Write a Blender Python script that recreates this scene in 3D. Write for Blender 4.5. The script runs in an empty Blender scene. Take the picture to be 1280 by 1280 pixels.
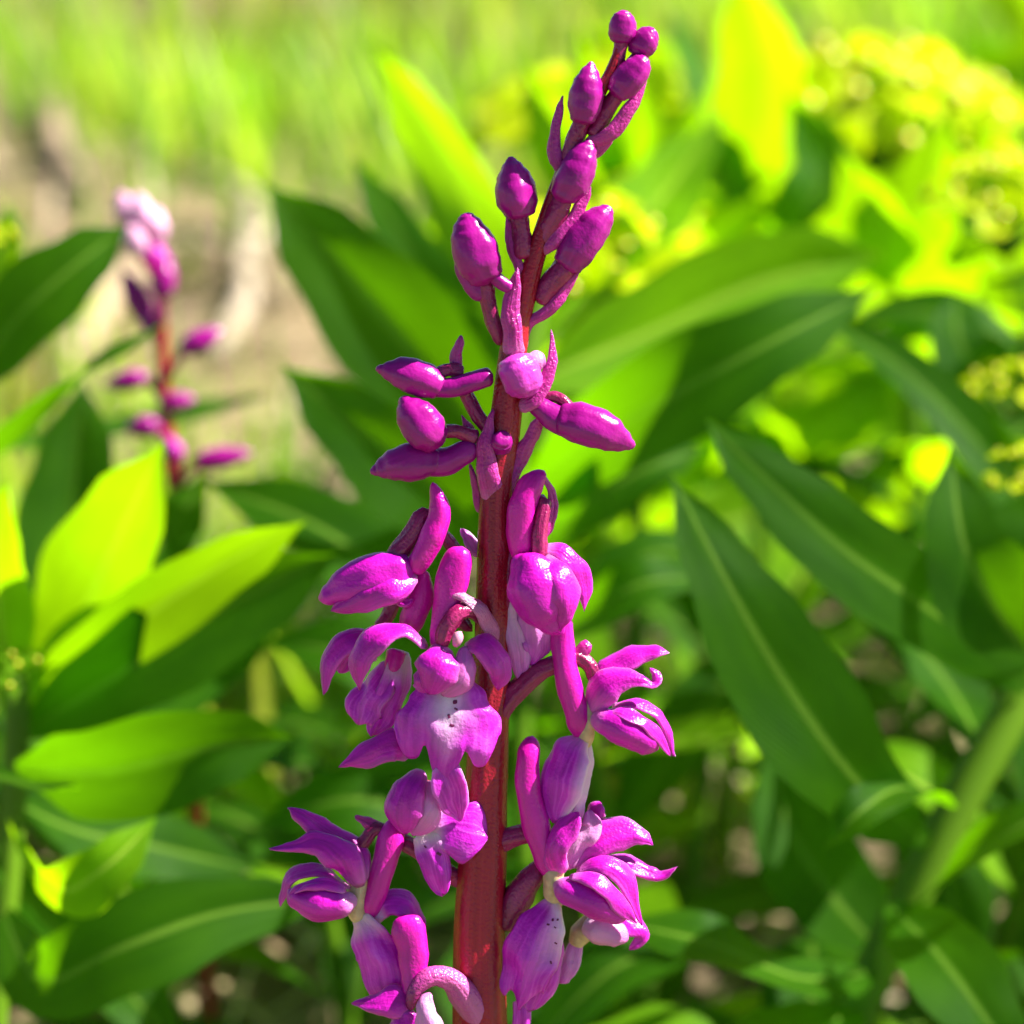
import bpy, math, random
from mathutils import Vector, Matrix, noise
random.seed(7)
SC = bpy.context.scene
COL = SC.collection

# ------------------------------------------------------------------ camera
PX = 1e-4                      # one photograph pixel is 0.1 mm at the spike
D0 = 0.32                      # camera to spike
PITCH = math.radians(22)
FOC = Vector((0, 0, 0.20))     # middle of the frame on the spike
FWD = Vector((0, math.cos(PITCH), -math.sin(PITCH)))
UP = Vector((0, math.sin(PITCH), math.cos(PITCH)))
RIGHT = Vector((1, 0, 0))
CAM = FOC - FWD * D0
cd = bpy.data.cameras.new('camera')
cd.sensor_width = 36; cd.lens = 36 * D0 / (1280 * PX)
cd.clip_start = 0.01; cd.clip_end = 400
cd.dof.use_dof = True; cd.dof.focus_distance = D0 - 0.001; cd.dof.aperture_fstop = 14
cam = bpy.data.objects.new('camera', cd); COL.objects.link(cam)
cam.location = CAM
cam.rotation_euler = Matrix((RIGHT, UP, -FWD)).transposed().to_euler()
SC.camera = cam

# ------------------------------------------------------------------ light
SUN_FROM = Vector((0.68, 0.14, 0.72)).normalized()
w = bpy.data.worlds.new('World'); SC.world = w; w.use_nodes = True
nt = w.node_tree
sky = nt.nodes.new('ShaderNodeTexSky'); sky.sky_type = 'NISHITA'; sky.sun_disc = False
sky.air_density = 0.6; sky.dust_density = 0.3; sky.altitude = 1200
sky.sun_elevation = math.asin(SUN_FROM.z)
sky.sun_rotation = math.atan2(SUN_FROM.x, SUN_FROM.y)
nt.links.new(sky.outputs[0], nt.nodes['Background'].inputs[0])
nt.nodes['Background'].inputs[1].default_value = 0.05
sd = bpy.data.lights.new('sun', 'SUN'); sd.energy = 5.0; sd.angle = math.radians(0.5); sd.color = (1, 0.95, 0.86)
so = bpy.data.objects.new('sun', sd); COL.objects.link(so)
so.rotation_euler = SUN_FROM.to_track_quat('Z', 'Y').to_euler(); so.location = (1, 0, 2)
vs = SC.view_settings
vs.view_transform = 'Standard'; vs.look = 'None'; vs.gamma = 1; vs.use_curve_mapping = False
vs.exposure = 1.78
SC.cycles.use_denoising = True
SC.cycles.max_bounces = 10; SC.cycles.transmission_bounces = 8; SC.cycles.diffuse_bounces = 5

# ------------------------------------------------------------------ helpers
def at(x, y, z):
    """photograph pixel x, y at z metres from the camera plane -> world"""
    k = z / D0 * PX
    return CAM + FWD * z + RIGHT * ((x - 640) * k) + UP * ((640 - y) * k)
SLOPE = math.tan(math.radians(7))
def P(x, y, d=0.0):
    """spike point: d in pixels (0.1 mm), positive = away from the viewer; the spike leans a little"""
    return at(x, y, D0 + (d - (640 - y) * SLOPE) * PX)
def V(n):
    return (RIGHT * n[0] + UP * n[1] - FWD * n[2]).normalized()

def catmull(pts, t):
    n = len(pts) - 1
    s = min(max(t, 0), 1) * n
    i = min(int(s), n - 1); f = s - i
    p0 = pts[i - 1] if i > 0 else pts[0] * 2 - pts[1]
    p1, p2 = pts[i], pts[i + 1]
    p3 = pts[i + 2] if i + 2 <= n else pts[n] * 2 - pts[n - 1]
    return 0.5 * ((2 * p1) + (p2 - p0) * f + (2 * p0 - 5 * p1 + 4 * p2 - p3) * f * f + (3 * p1 - p0 - 3 * p2 + p3) * f ** 3)
def lerp_list(a, t):
    n = len(a) - 1
    if n == 0: return a[0]
    s = min(max(t, 0), 1) * n; i = min(int(s), n - 1); f = s - i
    f = f * f * (3 - 2 * f)
    return a[i] * (1 - f) + a[i + 1] * f

ORG = {}
def mk(name, verts, faces, mat, parent=None, uv=None, pig=None, origin=None, smooth=True):
    org = origin if origin is not None else sum(verts, Vector()) / len(verts)
    me = bpy.data.meshes.new(name)
    me.from_pydata([tuple(v - org) for v in verts], [], faces)
    if uv:
        L = me.uv_layers.new(name='UVMap')
        flat = [0.0] * (2 * len(me.loops))
        for lp in me.loops:
            flat[2 * lp.index], flat[2 * lp.index + 1] = uv[lp.vertex_index]
        L.data.foreach_set('uv', flat)
    if pig:
        a = me.color_attributes.new('pigment', 'FLOAT_COLOR', 'POINT')
        a.data.foreach_set('color', [c for p in pig for c in (p[0], p[1], p[2], 1.0)])
    if smooth: me.polygons.foreach_set('use_smooth', [True] * len(me.polygons))
    me.materials.append(mat)
    o = bpy.data.objects.new(name, me); COL.objects.link(o)
    if parent is not None:
        o.parent = parent; o.location = org - ORG[parent.name]
    else:
        o.location = org
    ORG[o.name] = org.copy()
    return o
def empty(name, loc, label, cat, group=None):
    o = bpy.data.objects.new(name, None); COL.objects.link(o)
    o.location = loc; o.empty_display_size = 0.02
    o['label'] = label; o['category'] = cat
    if group: o['group'] = group
    ORG[o.name] = Vector(loc)
    return o

def frames(pts, N):
    C = [catmull(pts, i / (N - 1)) for i in range(N)]
    T = []
    for i in range(N):
        T.append((C[min(i + 1, N - 1)] - C[max(i - 1, 0)]).normalized())
    return C, T

def sheet(pts, ws, ns, cup=0.0, NU=22, NV=14, thick=3.0, ripple=0.0, end=None, tipround=0.14, skew=0.0, fold=0.0, phase=0.0, basew=0.05, unit=PX):
    """thin closed petal: pts world spine, ws half widths (units), ns world normals (list)"""
    C, T = frames(pts, 60)
    grid = {}
    sid = []; nid = []
    vs_ = [-1 + 2 * j / (NV - 1) for j in range(NV)]
    top = []
    for i in range(NU):
        u = i / (NU - 1)
        row = []
        for j, v in enumerate(vs_):
            Lv = end(v) if end else 1.0
            uu = u * Lv
            s = uu * 59; k = min(int(s), 58); f = s - k
            if s > 59: c = C[59] + T[59] * ((C[59] - C[58]).length * (s - 59)); t = T[59]
            else: c = C[k].lerp(C[k + 1], f); t = T[k].lerp(T[k + 1], f).normalized()
            n = lerp_list(ns, min(uu, 1)); n = (n - t * n.dot(t)).normalized()
            side = t.cross(n).normalized()
            wd = lerp_list(ws, min(uu, 1)) * unit
            if not end and u > 1 - tipround:
                q = (u - 1 + tipround) / tipround; wd *= math.sqrt(max(0, 1 - q * q * 0.985))
            if u < basew: wd *= 0.55 + 0.45 * u / basew
            if abs(cup) > 1e-3:
                off = side * (wd * math.sin(cup * v) / cup) + n * (wd * (1 - math.cos(cup * v)) / cup)
            else: off = side * (wd * v)
            off += n * (abs(v) * wd * fold)
            rp = ripple * unit * (abs(v) ** 1.5) * math.sin(u * 9 + v * 2.3 + phase) * min(1, u * 3)
            rp += 0.35 * ripple * unit * math.sin(v * 5 + u * 6 + phase * 2) * min(1, u * 3)
            row.append(c + off + n * rp)
        top.append(row)
    # normals of the mid surface
    nor = [[None] * NV for _ in range(NU)]
    for i in range(NU):
        for j in range(NV):
            a = top[min(i + 1, NU - 1)][j] - top[max(i - 1, 0)][j]
            b = top[i][min(j + 1, NV - 1)] - top[i][max(j - 1, 0)]
            m = a.cross(b)
            nor[i][j] = m.normalized() if m.length > 1e-14 else Vector((0, 0, 1))
    verts, uv, uvv, faces = [], [], [], []
    idx = [[[0] * NV for _ in range(NU)] for _ in range(2)]
    for s in (0, 1):
        for i in range(NU):
            for j in range(NV):
                edge = i in (0, NU - 1) or j in (0, NV - 1)
                if s == 1 and edge:
                    idx[1][i][j] = idx[0][i][j]; continue
                q = 0 if edge else min(1, 0.45 + 0.55 * min(min(j, NV - 1 - j) / 3, min(i, NU - 1 - i) / 3))
                sg = 1 if s == 0 else -1
                idx[s][i][j] = len(verts)
                verts.append(top[i][j] + nor[i][j] * (sg * q * thick * unit * 0.5))
                uv.append((i / (NU - 1), (vs_[j] + 1) / 2))
    for s in (0, 1):
        for i in range(NU - 1):
            for j in range(NV - 1):
                f = (idx[s][i][j], idx[s][i + 1][j], idx[s][i + 1][j + 1], idx[s][i][j + 1])
                faces.append(f if s == 0 else f[::-1])
    return verts, faces, uv, top, nor

def tube(pts, rs, flat=1.0, ns=None, NU=26, NV=18, lobes=0, lobe_amp=0.07, closed=True, unit=PX, twist=0.0, taper_end=True, phase=0.0):
    """swept body; rs radii (units); flat = ratio of thickness along the normal; lobes = creased sepal seams"""
    US = [0.45 * i / (NU - 1) + 0.55 * (0.5 - 0.5 * math.cos(math.pi * i / (NU - 1))) for i in range(NU)] if taper_end else [i / (NU - 1) for i in range(NU)]
    C = [catmull(pts, t) for t in US]
    T = [(C[min(i + 1, NU - 1)] - C[max(i - 1, 0)]).normalized() for i in range(NU)]
    ns = ns or [V((0, 0.2, 1))]
    verts, uv, faces = [], [], []
    for i in range(NU):
        u = US[i]
        n = lerp_list(ns, u); n = (n - T[i] * n.dot(T[i]))
        n = n.normalized() if n.length > 1e-6 else T[i].orthogonal().normalized()
        s = T[i].cross(n)
        r = lerp_list(rs, u) * unit
        if taper_end:
            for e in (u, 1 - u):
                if e < 0.10: r *= math.sqrt(max(0.003, 1 - (1 - e / 0.10) ** 2))
        for j in range(NV):
            a = 2 * math.pi * j / NV
            rr = r
            if lobes:
                q = abs(math.sin((a + twist * u + phase) * lobes / 2))
                rr *= 1 + lobe_amp * (math.sqrt(q) - 0.75)
            verts.append(C[i] + s * (rr * math.cos(a)) + n * (rr * flat * math.sin(a)))
            uv.append((u, j / NV if j / NV <= 0.5 else 1 - j / NV))
    for i in range(NU - 1):
        for j in range(NV):
            k = (j + 1) % NV
            faces.append((i * NV + j, i * NV + k, (i + 1) * NV + k, (i + 1) * NV + j))
    faces.append(tuple(range(NV))[::-1]); faces.append(tuple((NU - 1) * NV + j for j in range(NV)))
    return verts, faces, uv

# ------------------------------------------------------------------ materials
def newmat(name):
    m = bpy.data.materials.new(name); m.use_nodes = True
    return m, m.node_tree, m.node_tree.nodes['Principled BSDF']
def ramp(nt, stops, src):
    r = nt.nodes.new('ShaderNodeValToRGB')
    e = r.color_ramp.elements
    while len(e) > 1: e.remove(e[-1])
    e[0].position = stops[0][0]; e[0].color = (*stops[0][1], 1)
    for p, c in stops[1:]:
        x = e.new(p); x.color = (*c, 1)
    nt.links.new(src, r.inputs[0]); return r.outputs[0]
def mixc(nt, fac, a, b, mode='MIX'):
    m = nt.nodes.new('ShaderNodeMix'); m.data_type = 'RGBA'; m.blend_type = mode
    for sock, val in ((m.inputs[0], fac), (m.inputs[6], a), (m.inputs[7], b)):
        if hasattr(val, 'is_linked') or hasattr(val, 'links'): nt.links.new(val, sock)
        elif isinstance(val, (int, float)): sock.default_value = val
        else: sock.default_value = (*val, 1)
    return m.outputs[2]
def uvnoise(nt, scale, sx, sy, detail=3):
    tc = nt.nodes.new('ShaderNodeTexCoord'); mp = nt.nodes.new('ShaderNodeMapping')
    oi = nt.nodes.new('ShaderNodeObjectInfo'); ad = nt.nodes.new('ShaderNodeVectorMath'); ad.operation = 'SCALE'
    nt.links.new(tc.outputs['UV'], mp.inputs[0]); mp.inputs['Scale'].default_value = (sx, sy, 1)
    cmb = nt.nodes.new('ShaderNodeCombineXYZ'); mu = nt.nodes.new('ShaderNodeMath'); mu.operation = 'MULTIPLY'; mu.inputs[1].default_value = 37
    nt.links.new(oi.outputs['Random'], mu.inputs[0]); nt.links.new(mu.outputs[0], cmb.inputs[2])
    nt.links.new(cmb.outputs[0], mp.inputs['Location'])
    nz = nt.nodes.new('ShaderNodeTexNoise'); nz.inputs['Scale'].default_value = scale; nz.inputs['Detail'].default_value = detail
    nt.links.new(mp.outputs[0], nz.inputs['Vector']); return nz.outputs[0]

def petal_material(name, lo, mid, hi, sss=0.55, rough=0.38, spec=0.3, white=(0.86, 0.78, 0.80), bump=0.25, sscale=0.0009):
    m, nt, b = newmat(name)
    veins = uvnoise(nt, 1.0, 1.4, 15, 3); big = uvnoise(nt, 1.0, 3.0, 3.0, 3)
    c = ramp(nt, [(0.30, lo), (0.52, mid), (0.72, hi)], veins)
    c2 = ramp(nt, [(0.3, lo), (0.55, mid), (0.8, hi)], big)
    c = mixc(nt, 0.5, c, c2)
    at_ = nt.nodes.new('ShaderNodeAttribute'); at_.attribute_name = 'pigment'
    sp = nt.nodes.new('ShaderNodeSeparateColor'); nt.links.new(at_.outputs['Color'], sp.inputs[0])
    c = mixc(nt, sp.outputs[0], c, white)
    c = mixc(nt, sp.outputs[1], c, (0.72, 0.66, 0.30))
    c = mixc(nt, sp.outputs[2], c, (0.16, 0.006, 0.05))
    nt.links.new(c, b.inputs['Base Color'])
    b.inputs['Subsurface Weight'].default_value = sss
    b.inputs['Subsurface Radius'].default_value = (1.0, 0.35, 0.8)
    b.inputs['Subsurface Scale'].default_value = sscale
    b.inputs['Roughness'].default_value = rough
    b.inputs['Specular IOR Level'].default_value = spec
    tc = nt.nodes.new('ShaderNodeTexCoord'); nz = nt.nodes.new('ShaderNodeTexNoise')
    nz.inputs['Scale'].default_value = 2600; nz.inputs['Detail'].default_value = 2
    nt.links.new(tc.outputs['Object'], nz.inputs['Vector'])
    ad = nt.nodes.new('ShaderNodeMath'); ad.operation = 'MULTIPLY_ADD'; ad.inputs[1].default_value = 0.8
    nt.links.new(veins, ad.inputs[0]); nt.links.new(nz.outputs[0], ad.inputs[2])
    bp = nt.nodes.new('ShaderNodeBump'); bp.inputs['Strength'].default_value = bump; bp.inputs['Distance'].default_value = 0.00025
    nt.links.new(ad.outputs[0], bp.inputs['Height']); nt.links.new(bp.outputs[0], b.inputs['Normal'])
    return m
M = {}
M['petal'] = petal_material('magenta_petal', (0.36, 0.003, 0.27), (0.56, 0.006, 0.42), (0.68, 0.018, 0.54), sss=0.5, rough=0.30, spec=0.45, bump=0.4)
M['lip'] = petal_material('violet_lip', (0.36, 0.002, 0.34), (0.58, 0.014, 0.54), (0.76, 0.13, 0.72), sss=0.55, rough=0.36, spec=0.4, bump=0.4)
M['spur'] = petal_material('spur', (0.46, 0.003, 0.25), (0.64, 0.006, 0.36), (0.74, 0.016, 0.46), sss=0.35, rough=0.30, spec=0.45, bump=0.35)
M['bud'] = petal_material('purple_bud', (0.22, 0.002, 0.15), (0.32, 0.004, 0.21), (0.42, 0.010, 0.28), sss=0.2, rough=0.26, bump=0.22, spec=0.42)
M['ovary'] = petal_material('crimson_ovary', (0.17, 0.004, 0.055), (0.30, 0.012, 0.10), (0.42, 0.03, 0.17), sss=0.2, rough=0.24, bump=0.6, spec=0.55)
M['bract'] = petal_material('pink_bract', (0.36, 0.010, 0.18), (0.48, 0.02, 0.28), (0.60, 0.06, 0.36), sss=0.4, rough=0.24, bump=0.9, spec=0.55)
M['stem'] = petal_material('red_stem', (0.15, 0.002, 0.010), (0.36, 0.006, 0.022), (0.56, 0.022, 0.05), sss=0.15, rough=0.27, bump=0.55, spec=0.45)
def plain(name, c, rough=0.5, sss=0.0):
    m, nt, b = newmat(name); b.inputs['Base Color'].default_value = (*c, 1); b.inputs['Roughness'].default_value = rough
    if sss:
        b.inputs['Subsurface Weight'].default_value = sss; b.inputs['Subsurface Scale'].default_value = 0.001
    nz = nt.nodes.new('ShaderNodeTexNoise'); nz.inputs['Scale'].default_value = 900
    tc = nt.nodes.new('ShaderNodeTexCoord'); nt.links.new(tc.outputs['Object'], nz.inputs['Vector'])
    cc = ramp(nt, [(0.3, tuple(x * 0.75 for x in c)), (0.7, tuple(min(1, x * 1.15) for x in c))], nz.outputs[0])
    nt.links.new(cc, b.inputs['Base Color'])
    return m
M['spot'] = plain('lip_spots', (0.16, 0.004, 0.07))
M['throat'] = plain('throat', (0.62, 0.52, 0.26), 0.4, 0.6)
M['anther'] = plain('anther', (0.60, 0.25, 0.40), 0.25, 0.5)

def leaf_material(name, lo, hi, trans, tw=0.5, rough=0.42, rib=(0.30, 0.42, 0.12), spec=0.5, ribw=0.05):
    m, nt, b = newmat(name)
    out = nt.nodes['Material Output']
    n1 = uvnoise(nt, 1.0, 4, 3, 4)
    c = ramp(nt, [(0.3, lo), (0.7, hi)], n1)
    tcol = ramp(nt, [(0.3, tuple(x * 0.85 for x in trans)), (0.7, tuple(min(1, x * 1.1) for x in trans))], n1)
    tc = nt.nodes.new('ShaderNodeTexCoord'); sx = nt.nodes.new('ShaderNodeSeparateXYZ')
    nt.links.new(tc.outputs['UV'], sx.inputs[0])
    def math_(op, a, bb):
        x = nt.nodes.new('ShaderNodeMath'); x.operation = op
        for s, v in zip(x.inputs, (a, bb)):
            if isinstance(v, (int, float)): s.default_value = v
            else: nt.links.new(v, s)
        return x.outputs[0]
    dv = math_('ABSOLUTE', math_('SUBTRACT', sx.outputs[1], 0.5), 0)
    ribf = nt.nodes.new('ShaderNodeMapRange'); ribf.interpolation_type = 'SMOOTHSTEP'
    ribf.inputs[1].default_value = ribw; ribf.inputs[2].default_value = ribw * 0.35; ribf.inputs[3].default_value = 0; ribf.inputs[4].default_value = 0.85
    nt.links.new(dv, ribf.inputs[0])
    # side veins running obliquely from the midrib
    ph = math_('ADD', math_('MULTIPLY', sx.outputs[0], 95.0), math_('MULTIPLY', dv, -70.0))
    sv = math_('POWER', math_('ABSOLUTE', math_('SINE', ph, 0), 0), 14.0)
    svf = math_('MULTIPLY', sv, 0.10)
    c = mixc(nt, svf, c, rib); c = mixc(nt, ribf.outputs[0], c, rib)
    nt.links.new(c, b.inputs['Base Color'])
    b.inputs['Roughness'].default_value = rough; b.inputs['Specular IOR Level'].default_value = spec
    bp = nt.nodes.new('ShaderNodeBump'); bp.inputs['Strength'].default_value = 0.4; bp.inputs['Distance'].default_value = 0.0006
    nt.links.new(math_('ADD', n1, math_('MULTIPLY', sv, -0.4)), bp.inputs['Height']); nt.links.new(bp.outputs[0], b.inputs['Normal'])
    tr = nt.nodes.new('ShaderNodeBsdfTranslucent'); nt.links.new(tcol, tr.inputs[0]); nt.links.new(bp.outputs[0], tr.inputs[1])
    mx = nt.nodes.new('ShaderNodeMixShader'); mx.inputs[0].default_value = tw
    nt.links.new(b.outputs[0], mx.inputs[1]); nt.links.new(tr.outputs[0], mx.inputs[2]); nt.links.new(mx.outputs[0], out.inputs[0])
    return m
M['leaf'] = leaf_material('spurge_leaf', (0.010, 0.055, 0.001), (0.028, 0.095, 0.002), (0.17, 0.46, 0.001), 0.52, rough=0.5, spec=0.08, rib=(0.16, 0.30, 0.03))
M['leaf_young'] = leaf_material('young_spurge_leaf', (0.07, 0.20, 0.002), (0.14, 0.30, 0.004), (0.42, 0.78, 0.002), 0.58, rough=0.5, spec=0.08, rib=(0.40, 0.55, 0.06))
M['yellow_bract'] = leaf_material('yellow_bract', (0.55, 0.68, 0.003), (0.72, 0.80, 0.004), (0.70, 0.95, 0.002), 0.5, spec=0.1, rib=(0.6, 0.6, 0.1), ribw=0.02)
M['plant_stem'] = leaf_material('green_stem', (0.07, 0.17, 0.006), (0.13, 0.26, 0.01), (0.3, 0.5, 0.01), 0.25, ribw=0.001, spec=0.15)
M['cyathium'] = plain('cyathium', (0.60, 0.55, 0.02), 0.4, 0.3)
def blade_material(name, cols, trans, tw, patch):
    m, nt, b = newmat(name); out = nt.nodes['Material Output']
    g = nt.nodes.new('ShaderNodeNewGeometry')
    n = len(cols); st = [(i / max(1, n - 1), c) for i, c in enumerate(cols)]
    c = ramp(nt, st, g.outputs['Random Per Island'])
    tc = nt.nodes.new('ShaderNodeTexCoord'); nz = nt.nodes.new('ShaderNodeTexNoise'); nz.inputs['Scale'].default_value = 5.5; nz.inputs['Detail'].default_value = 4
    nt.links.new(tc.outputs['Object'], nz.inputs['Vector'])
    c = mixc(nt, ramp(nt, [(0.5, (0, 0, 0)), (0.68, (1, 1, 1))], nz.outputs[0]), c, patch)
    nt.links.new(c, b.inputs['Base Color']); b.inputs['Roughness'].default_value = 0.45
    tr = nt.nodes.new('ShaderNodeBsdfTranslucent'); t2 = mixc(nt, 1.0, c, trans, 'MULTIPLY'); nt.links.new(t2, tr.inputs[0])
    mx = nt.nodes.new('ShaderNodeMixShader'); mx.inputs[0].default_value = tw
    nt.links.new(b.outputs[0], mx.inputs[1]); nt.links.new(tr.outputs[0], mx.inputs[2]); nt.links.new(mx.outputs[0], out.inputs[0])
    return m
M['grass'] = blade_material('grass_blades', [(0.07, 0.18, 0.008), (0.15, 0.32, 0.012), (0.24, 0.42, 0.015), (0.34, 0.46, 0.04), (0.42, 0.40, 0.16)], (1.7, 1.9, 0.6), 0.5, (0.20, 0.16, 0.06))
M['straw'] = blade_material('straw', [(0.20, 0.13, 0.06), (0.42, 0.32, 0.17), (0.58, 0.48, 0.32), (0.30, 0.20, 0.11)], (1, 1, 1), 0.15, (0.16, 0.10, 0.05))
m, nt_, b_ = newmat('ground_soil'); M['ground'] = m
tc = nt_.nodes.new('ShaderNodeTexCoord')
nz = nt_.nodes.new('ShaderNodeTexNoise'); nz.inputs['Scale'].default_value = 9; nz.inputs['Detail'].default_value = 9; nz.inputs['Roughness'].default_value = 0.68
nt_.links.new(tc.outputs['Object'], nz.inputs['Vector'])
nt_.links.new(ramp(nt_, [(0.32, (0.03, 0.02, 0.01)), (0.45, (0.10, 0.07, 0.03)), (0.54, (0.24, 0.175, 0.09)), (0.62, (0.13, 0.17, 0.03)), (0.75, (0.20, 0.24, 0.05))], nz.outputs[0]), b_.inputs['Base Color'])
b_.inputs['Roughness'].default_value = 0.9

# ------------------------------------------------------------------ ground
def ground_h(x, y):
    r = math.hypot(x, y)
    bump = 0.012 * math.sin(x * 7 + 1) * math.cos(y * 5) + 0.008 * math.sin(x * 19 + y * 13)
    return bump * min(1, r * 2)
def build_ground():
    xs = []
    a = [0, .15, .3, .45, .6, .8, 1, 1.25, 1.5, 2, 2.5, 3.2, 4, 6, 9, 15, 30, 60, 120]
    xs = [-v for v in a[:0:-1]] + a
    sub = []
    for p, q in zip(xs, xs[1:]):
        sub += [p, (p + q) / 2]
    xs = sub + [xs[-1]]
    n = len(xs); verts = []; faces = []
    for x in xs:
        for y in xs:
            verts.append(Vector((x, y + 0.5, ground_h(x, y + 0.5) if abs(x) < 8 and abs(y) < 8 else 0)))
    for i in range(n - 1):
        for j in range(n - 1):
            faces.append((i * n + j, (i + 1) * n + j, (i + 1) * n + j + 1, i * n + j + 1))
    g = mk('ground', verts, faces, M['ground'], origin=Vector((0, 0, 0)))
    g['kind'] = 'structure'
build_ground()

# ------------------------------------------------------------------ the orchid
def pigm(uv, fn):
    return [fn(u, v) for u, v in uv]
Z3 = (0, 0, 0)
def orchid_root(name, x, y, z, label, lean=None):
    top = at(x, y, z)
    return top
base_w = P(600, 1290, 0)
base_w = Vector((base_w.x - 0.002, base_w.y - 0.006, ground_h(base_w.x, base_w.y - 0.006)))
ORCHID = empty('orchid', base_w, 'tall magenta orchid spike with crimson stem, open flowers below and closed buds above', 'orchid', 'purple orchids')

STEM = [(600, 1290, 0, 35), (599, 1180, 0, 33), (603, 1080, 0, 31), (608, 980, 0, 27), (613, 880, 0, 24.5), (617, 780, 0, 23), (619, 700, 0, 22.5), (621, 620, 0, 21), (629, 550, 0, 20), (636, 490, 0, 19),
        (641, 440, 0, 17), (652, 385, 0, 14.5), (668, 325, 0, 12.5), (684, 272, 0, 11), (702, 220, 0, 10), (722, 172, 0, 9), (745, 125, 0, 8), (764, 88, 0, 7), (775, 58, 0, 5.5)]
NB = 10
pts = [base_w.lerp(P(600, 1290), k / NB) + Vector((0.002 * math.sin(math.pi * k / NB), 0, -0.004 * (k == 0))) for k in range(NB)] + [P(*q[:3]) for q in STEM]
v, f, uv = tube(pts, [42] * (NB - 2) + [38, 36] + [q[3] for q in STEM], NU=220, NV=48, lobes=5, lobe_amp=0.09, twist=2.4, taper_end=False)
mk('stem', v, f, M['stem'], ORCHID, uv, pigm(uv, lambda a, b: Z3))
for k, (ang, ln) in enumerate(((0.4, 0.075), (2.3, 0.085), (4.2, 0.08), (5.4, 0.065))):      # basal leaves below the frame
    d = Vector((math.cos(ang), math.sin(ang), 0))
    pp = [base_w + d * 0.002, base_w + d * ln * 0.45 + Vector((0, 0, 0.035)), base_w + d * ln + Vector((0, 0, 0.028))]
    v, f, uv, *_ = sheet(pp, [40, 120, 110, 20], [Vector((0, 0, 1))], cup=0.5, thick=4)
    mk('leaf', v, f, M['leaf'], ORCHID, uv)

def crumple(verts, amp, fr=1.0):
    out = []
    for p in verts:
        q = p * (380 * fr); r = p * (1100 * fr)
        a = noise.noise_vector(q) * amp + noise.noise_vector(r) * (amp * 0.35)
        out.append(p + Vector(a) * PX)
    return out
class Fl:
    """one flower or bud of the spike: its first mesh is the part, what follows are its sub-parts"""
    def __init__(s, name): s.name = name; s.root = None
    def add(s, nm, v, f, uv, mat, pg):
        if s.root is None: s.root = mk(s.name, v, f, mat, ORCHID, uv, pg)
        else: mk(nm, v, f, mat, s.root, uv, pg)
        return s
    def t(s, nm, pts, mat='bud', pig=None, **k):
        n = k.pop('n', (0, 0.2, 1))
        v, f, uv = tube([P(*q[:3]) for q in pts], [q[3] for q in pts], ns=[V(n)], **k)
        return s.add(nm, crumple(v, 2.2), f, uv, M[mat], pigm(uv, pig or (lambda a, b: Z3)))
    def p(s, nm, pts, mat='petal', n=(0, 0.3, 1), pig=None, spots=None, **k):
        ns = [V(q) for q in n] if isinstance(n, list) else [V(n)]
        k.setdefault('phase', random.random() * 6); k.setdefault('ripple', 2.0)
        v, f, uv, top, nor = sheet([P(*q[:3]) for q in pts], [q[3] for q in pts], ns, **k)
        s.add(nm, crumple(v, 3.0 if not spots else 2.5), f, uv, M[mat], pigm(uv, pig or (lambda a, b: (max(0, 0.35 - a * 2.2) * 0.6 + 0.13 * abs(2 * b - 1) ** 5, 0, 0.22 * math.exp(-((b - 0.5) / 0.05) ** 2)))))
        if spots:
            NU, NV = len(top), len(top[0]); tck = k.get('thick', 3.0)
            for (su, sv, r) in spots:
                i = int(su * (NU - 1)); j = int((sv + 1) / 2 * (NV - 1))
                c = top[i][j]; nn = nor[i][j]
                if nn.dot(FWD) > 0: nn = -nn
                c = crumple([c], 2.5)[0] + nn * (tck * PX * 0.5 + 3e-5)
                a = nn.orthogonal().normalized(); b = nn.cross(a)
                vv = [c + nn * 6e-5] + [c + (a * math.cos(t) * r * (0.8 + 0.4 * math.sin(t * 2 + su * 40)) + b * math.sin(t) * r) * PX for t in [2 * math.pi * q / 10 for q in range(10)]]
                mk('spot', vv, [(0, q + 1, (q + 1) % 10 + 1) for q in range(10)], M['spot'], s.root)
        return s
WHITE_C = lambda a, b: (max(0, 1 - abs(b - 0.5) * 3.4) * max(0, min(1, 1.5 - a * 1.75)), 0.25 * max(0, 0.25 - a) / 0.25, 0)
WHITE_B = lambda a, b: (max(0, 0.75 - a * 2.2), max(0, 0.25 - a) * 1.6, 0)
PALE = lambda a, b: (0.20 + 0.15 * math.sin(a * 4), 0, 0)

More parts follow.
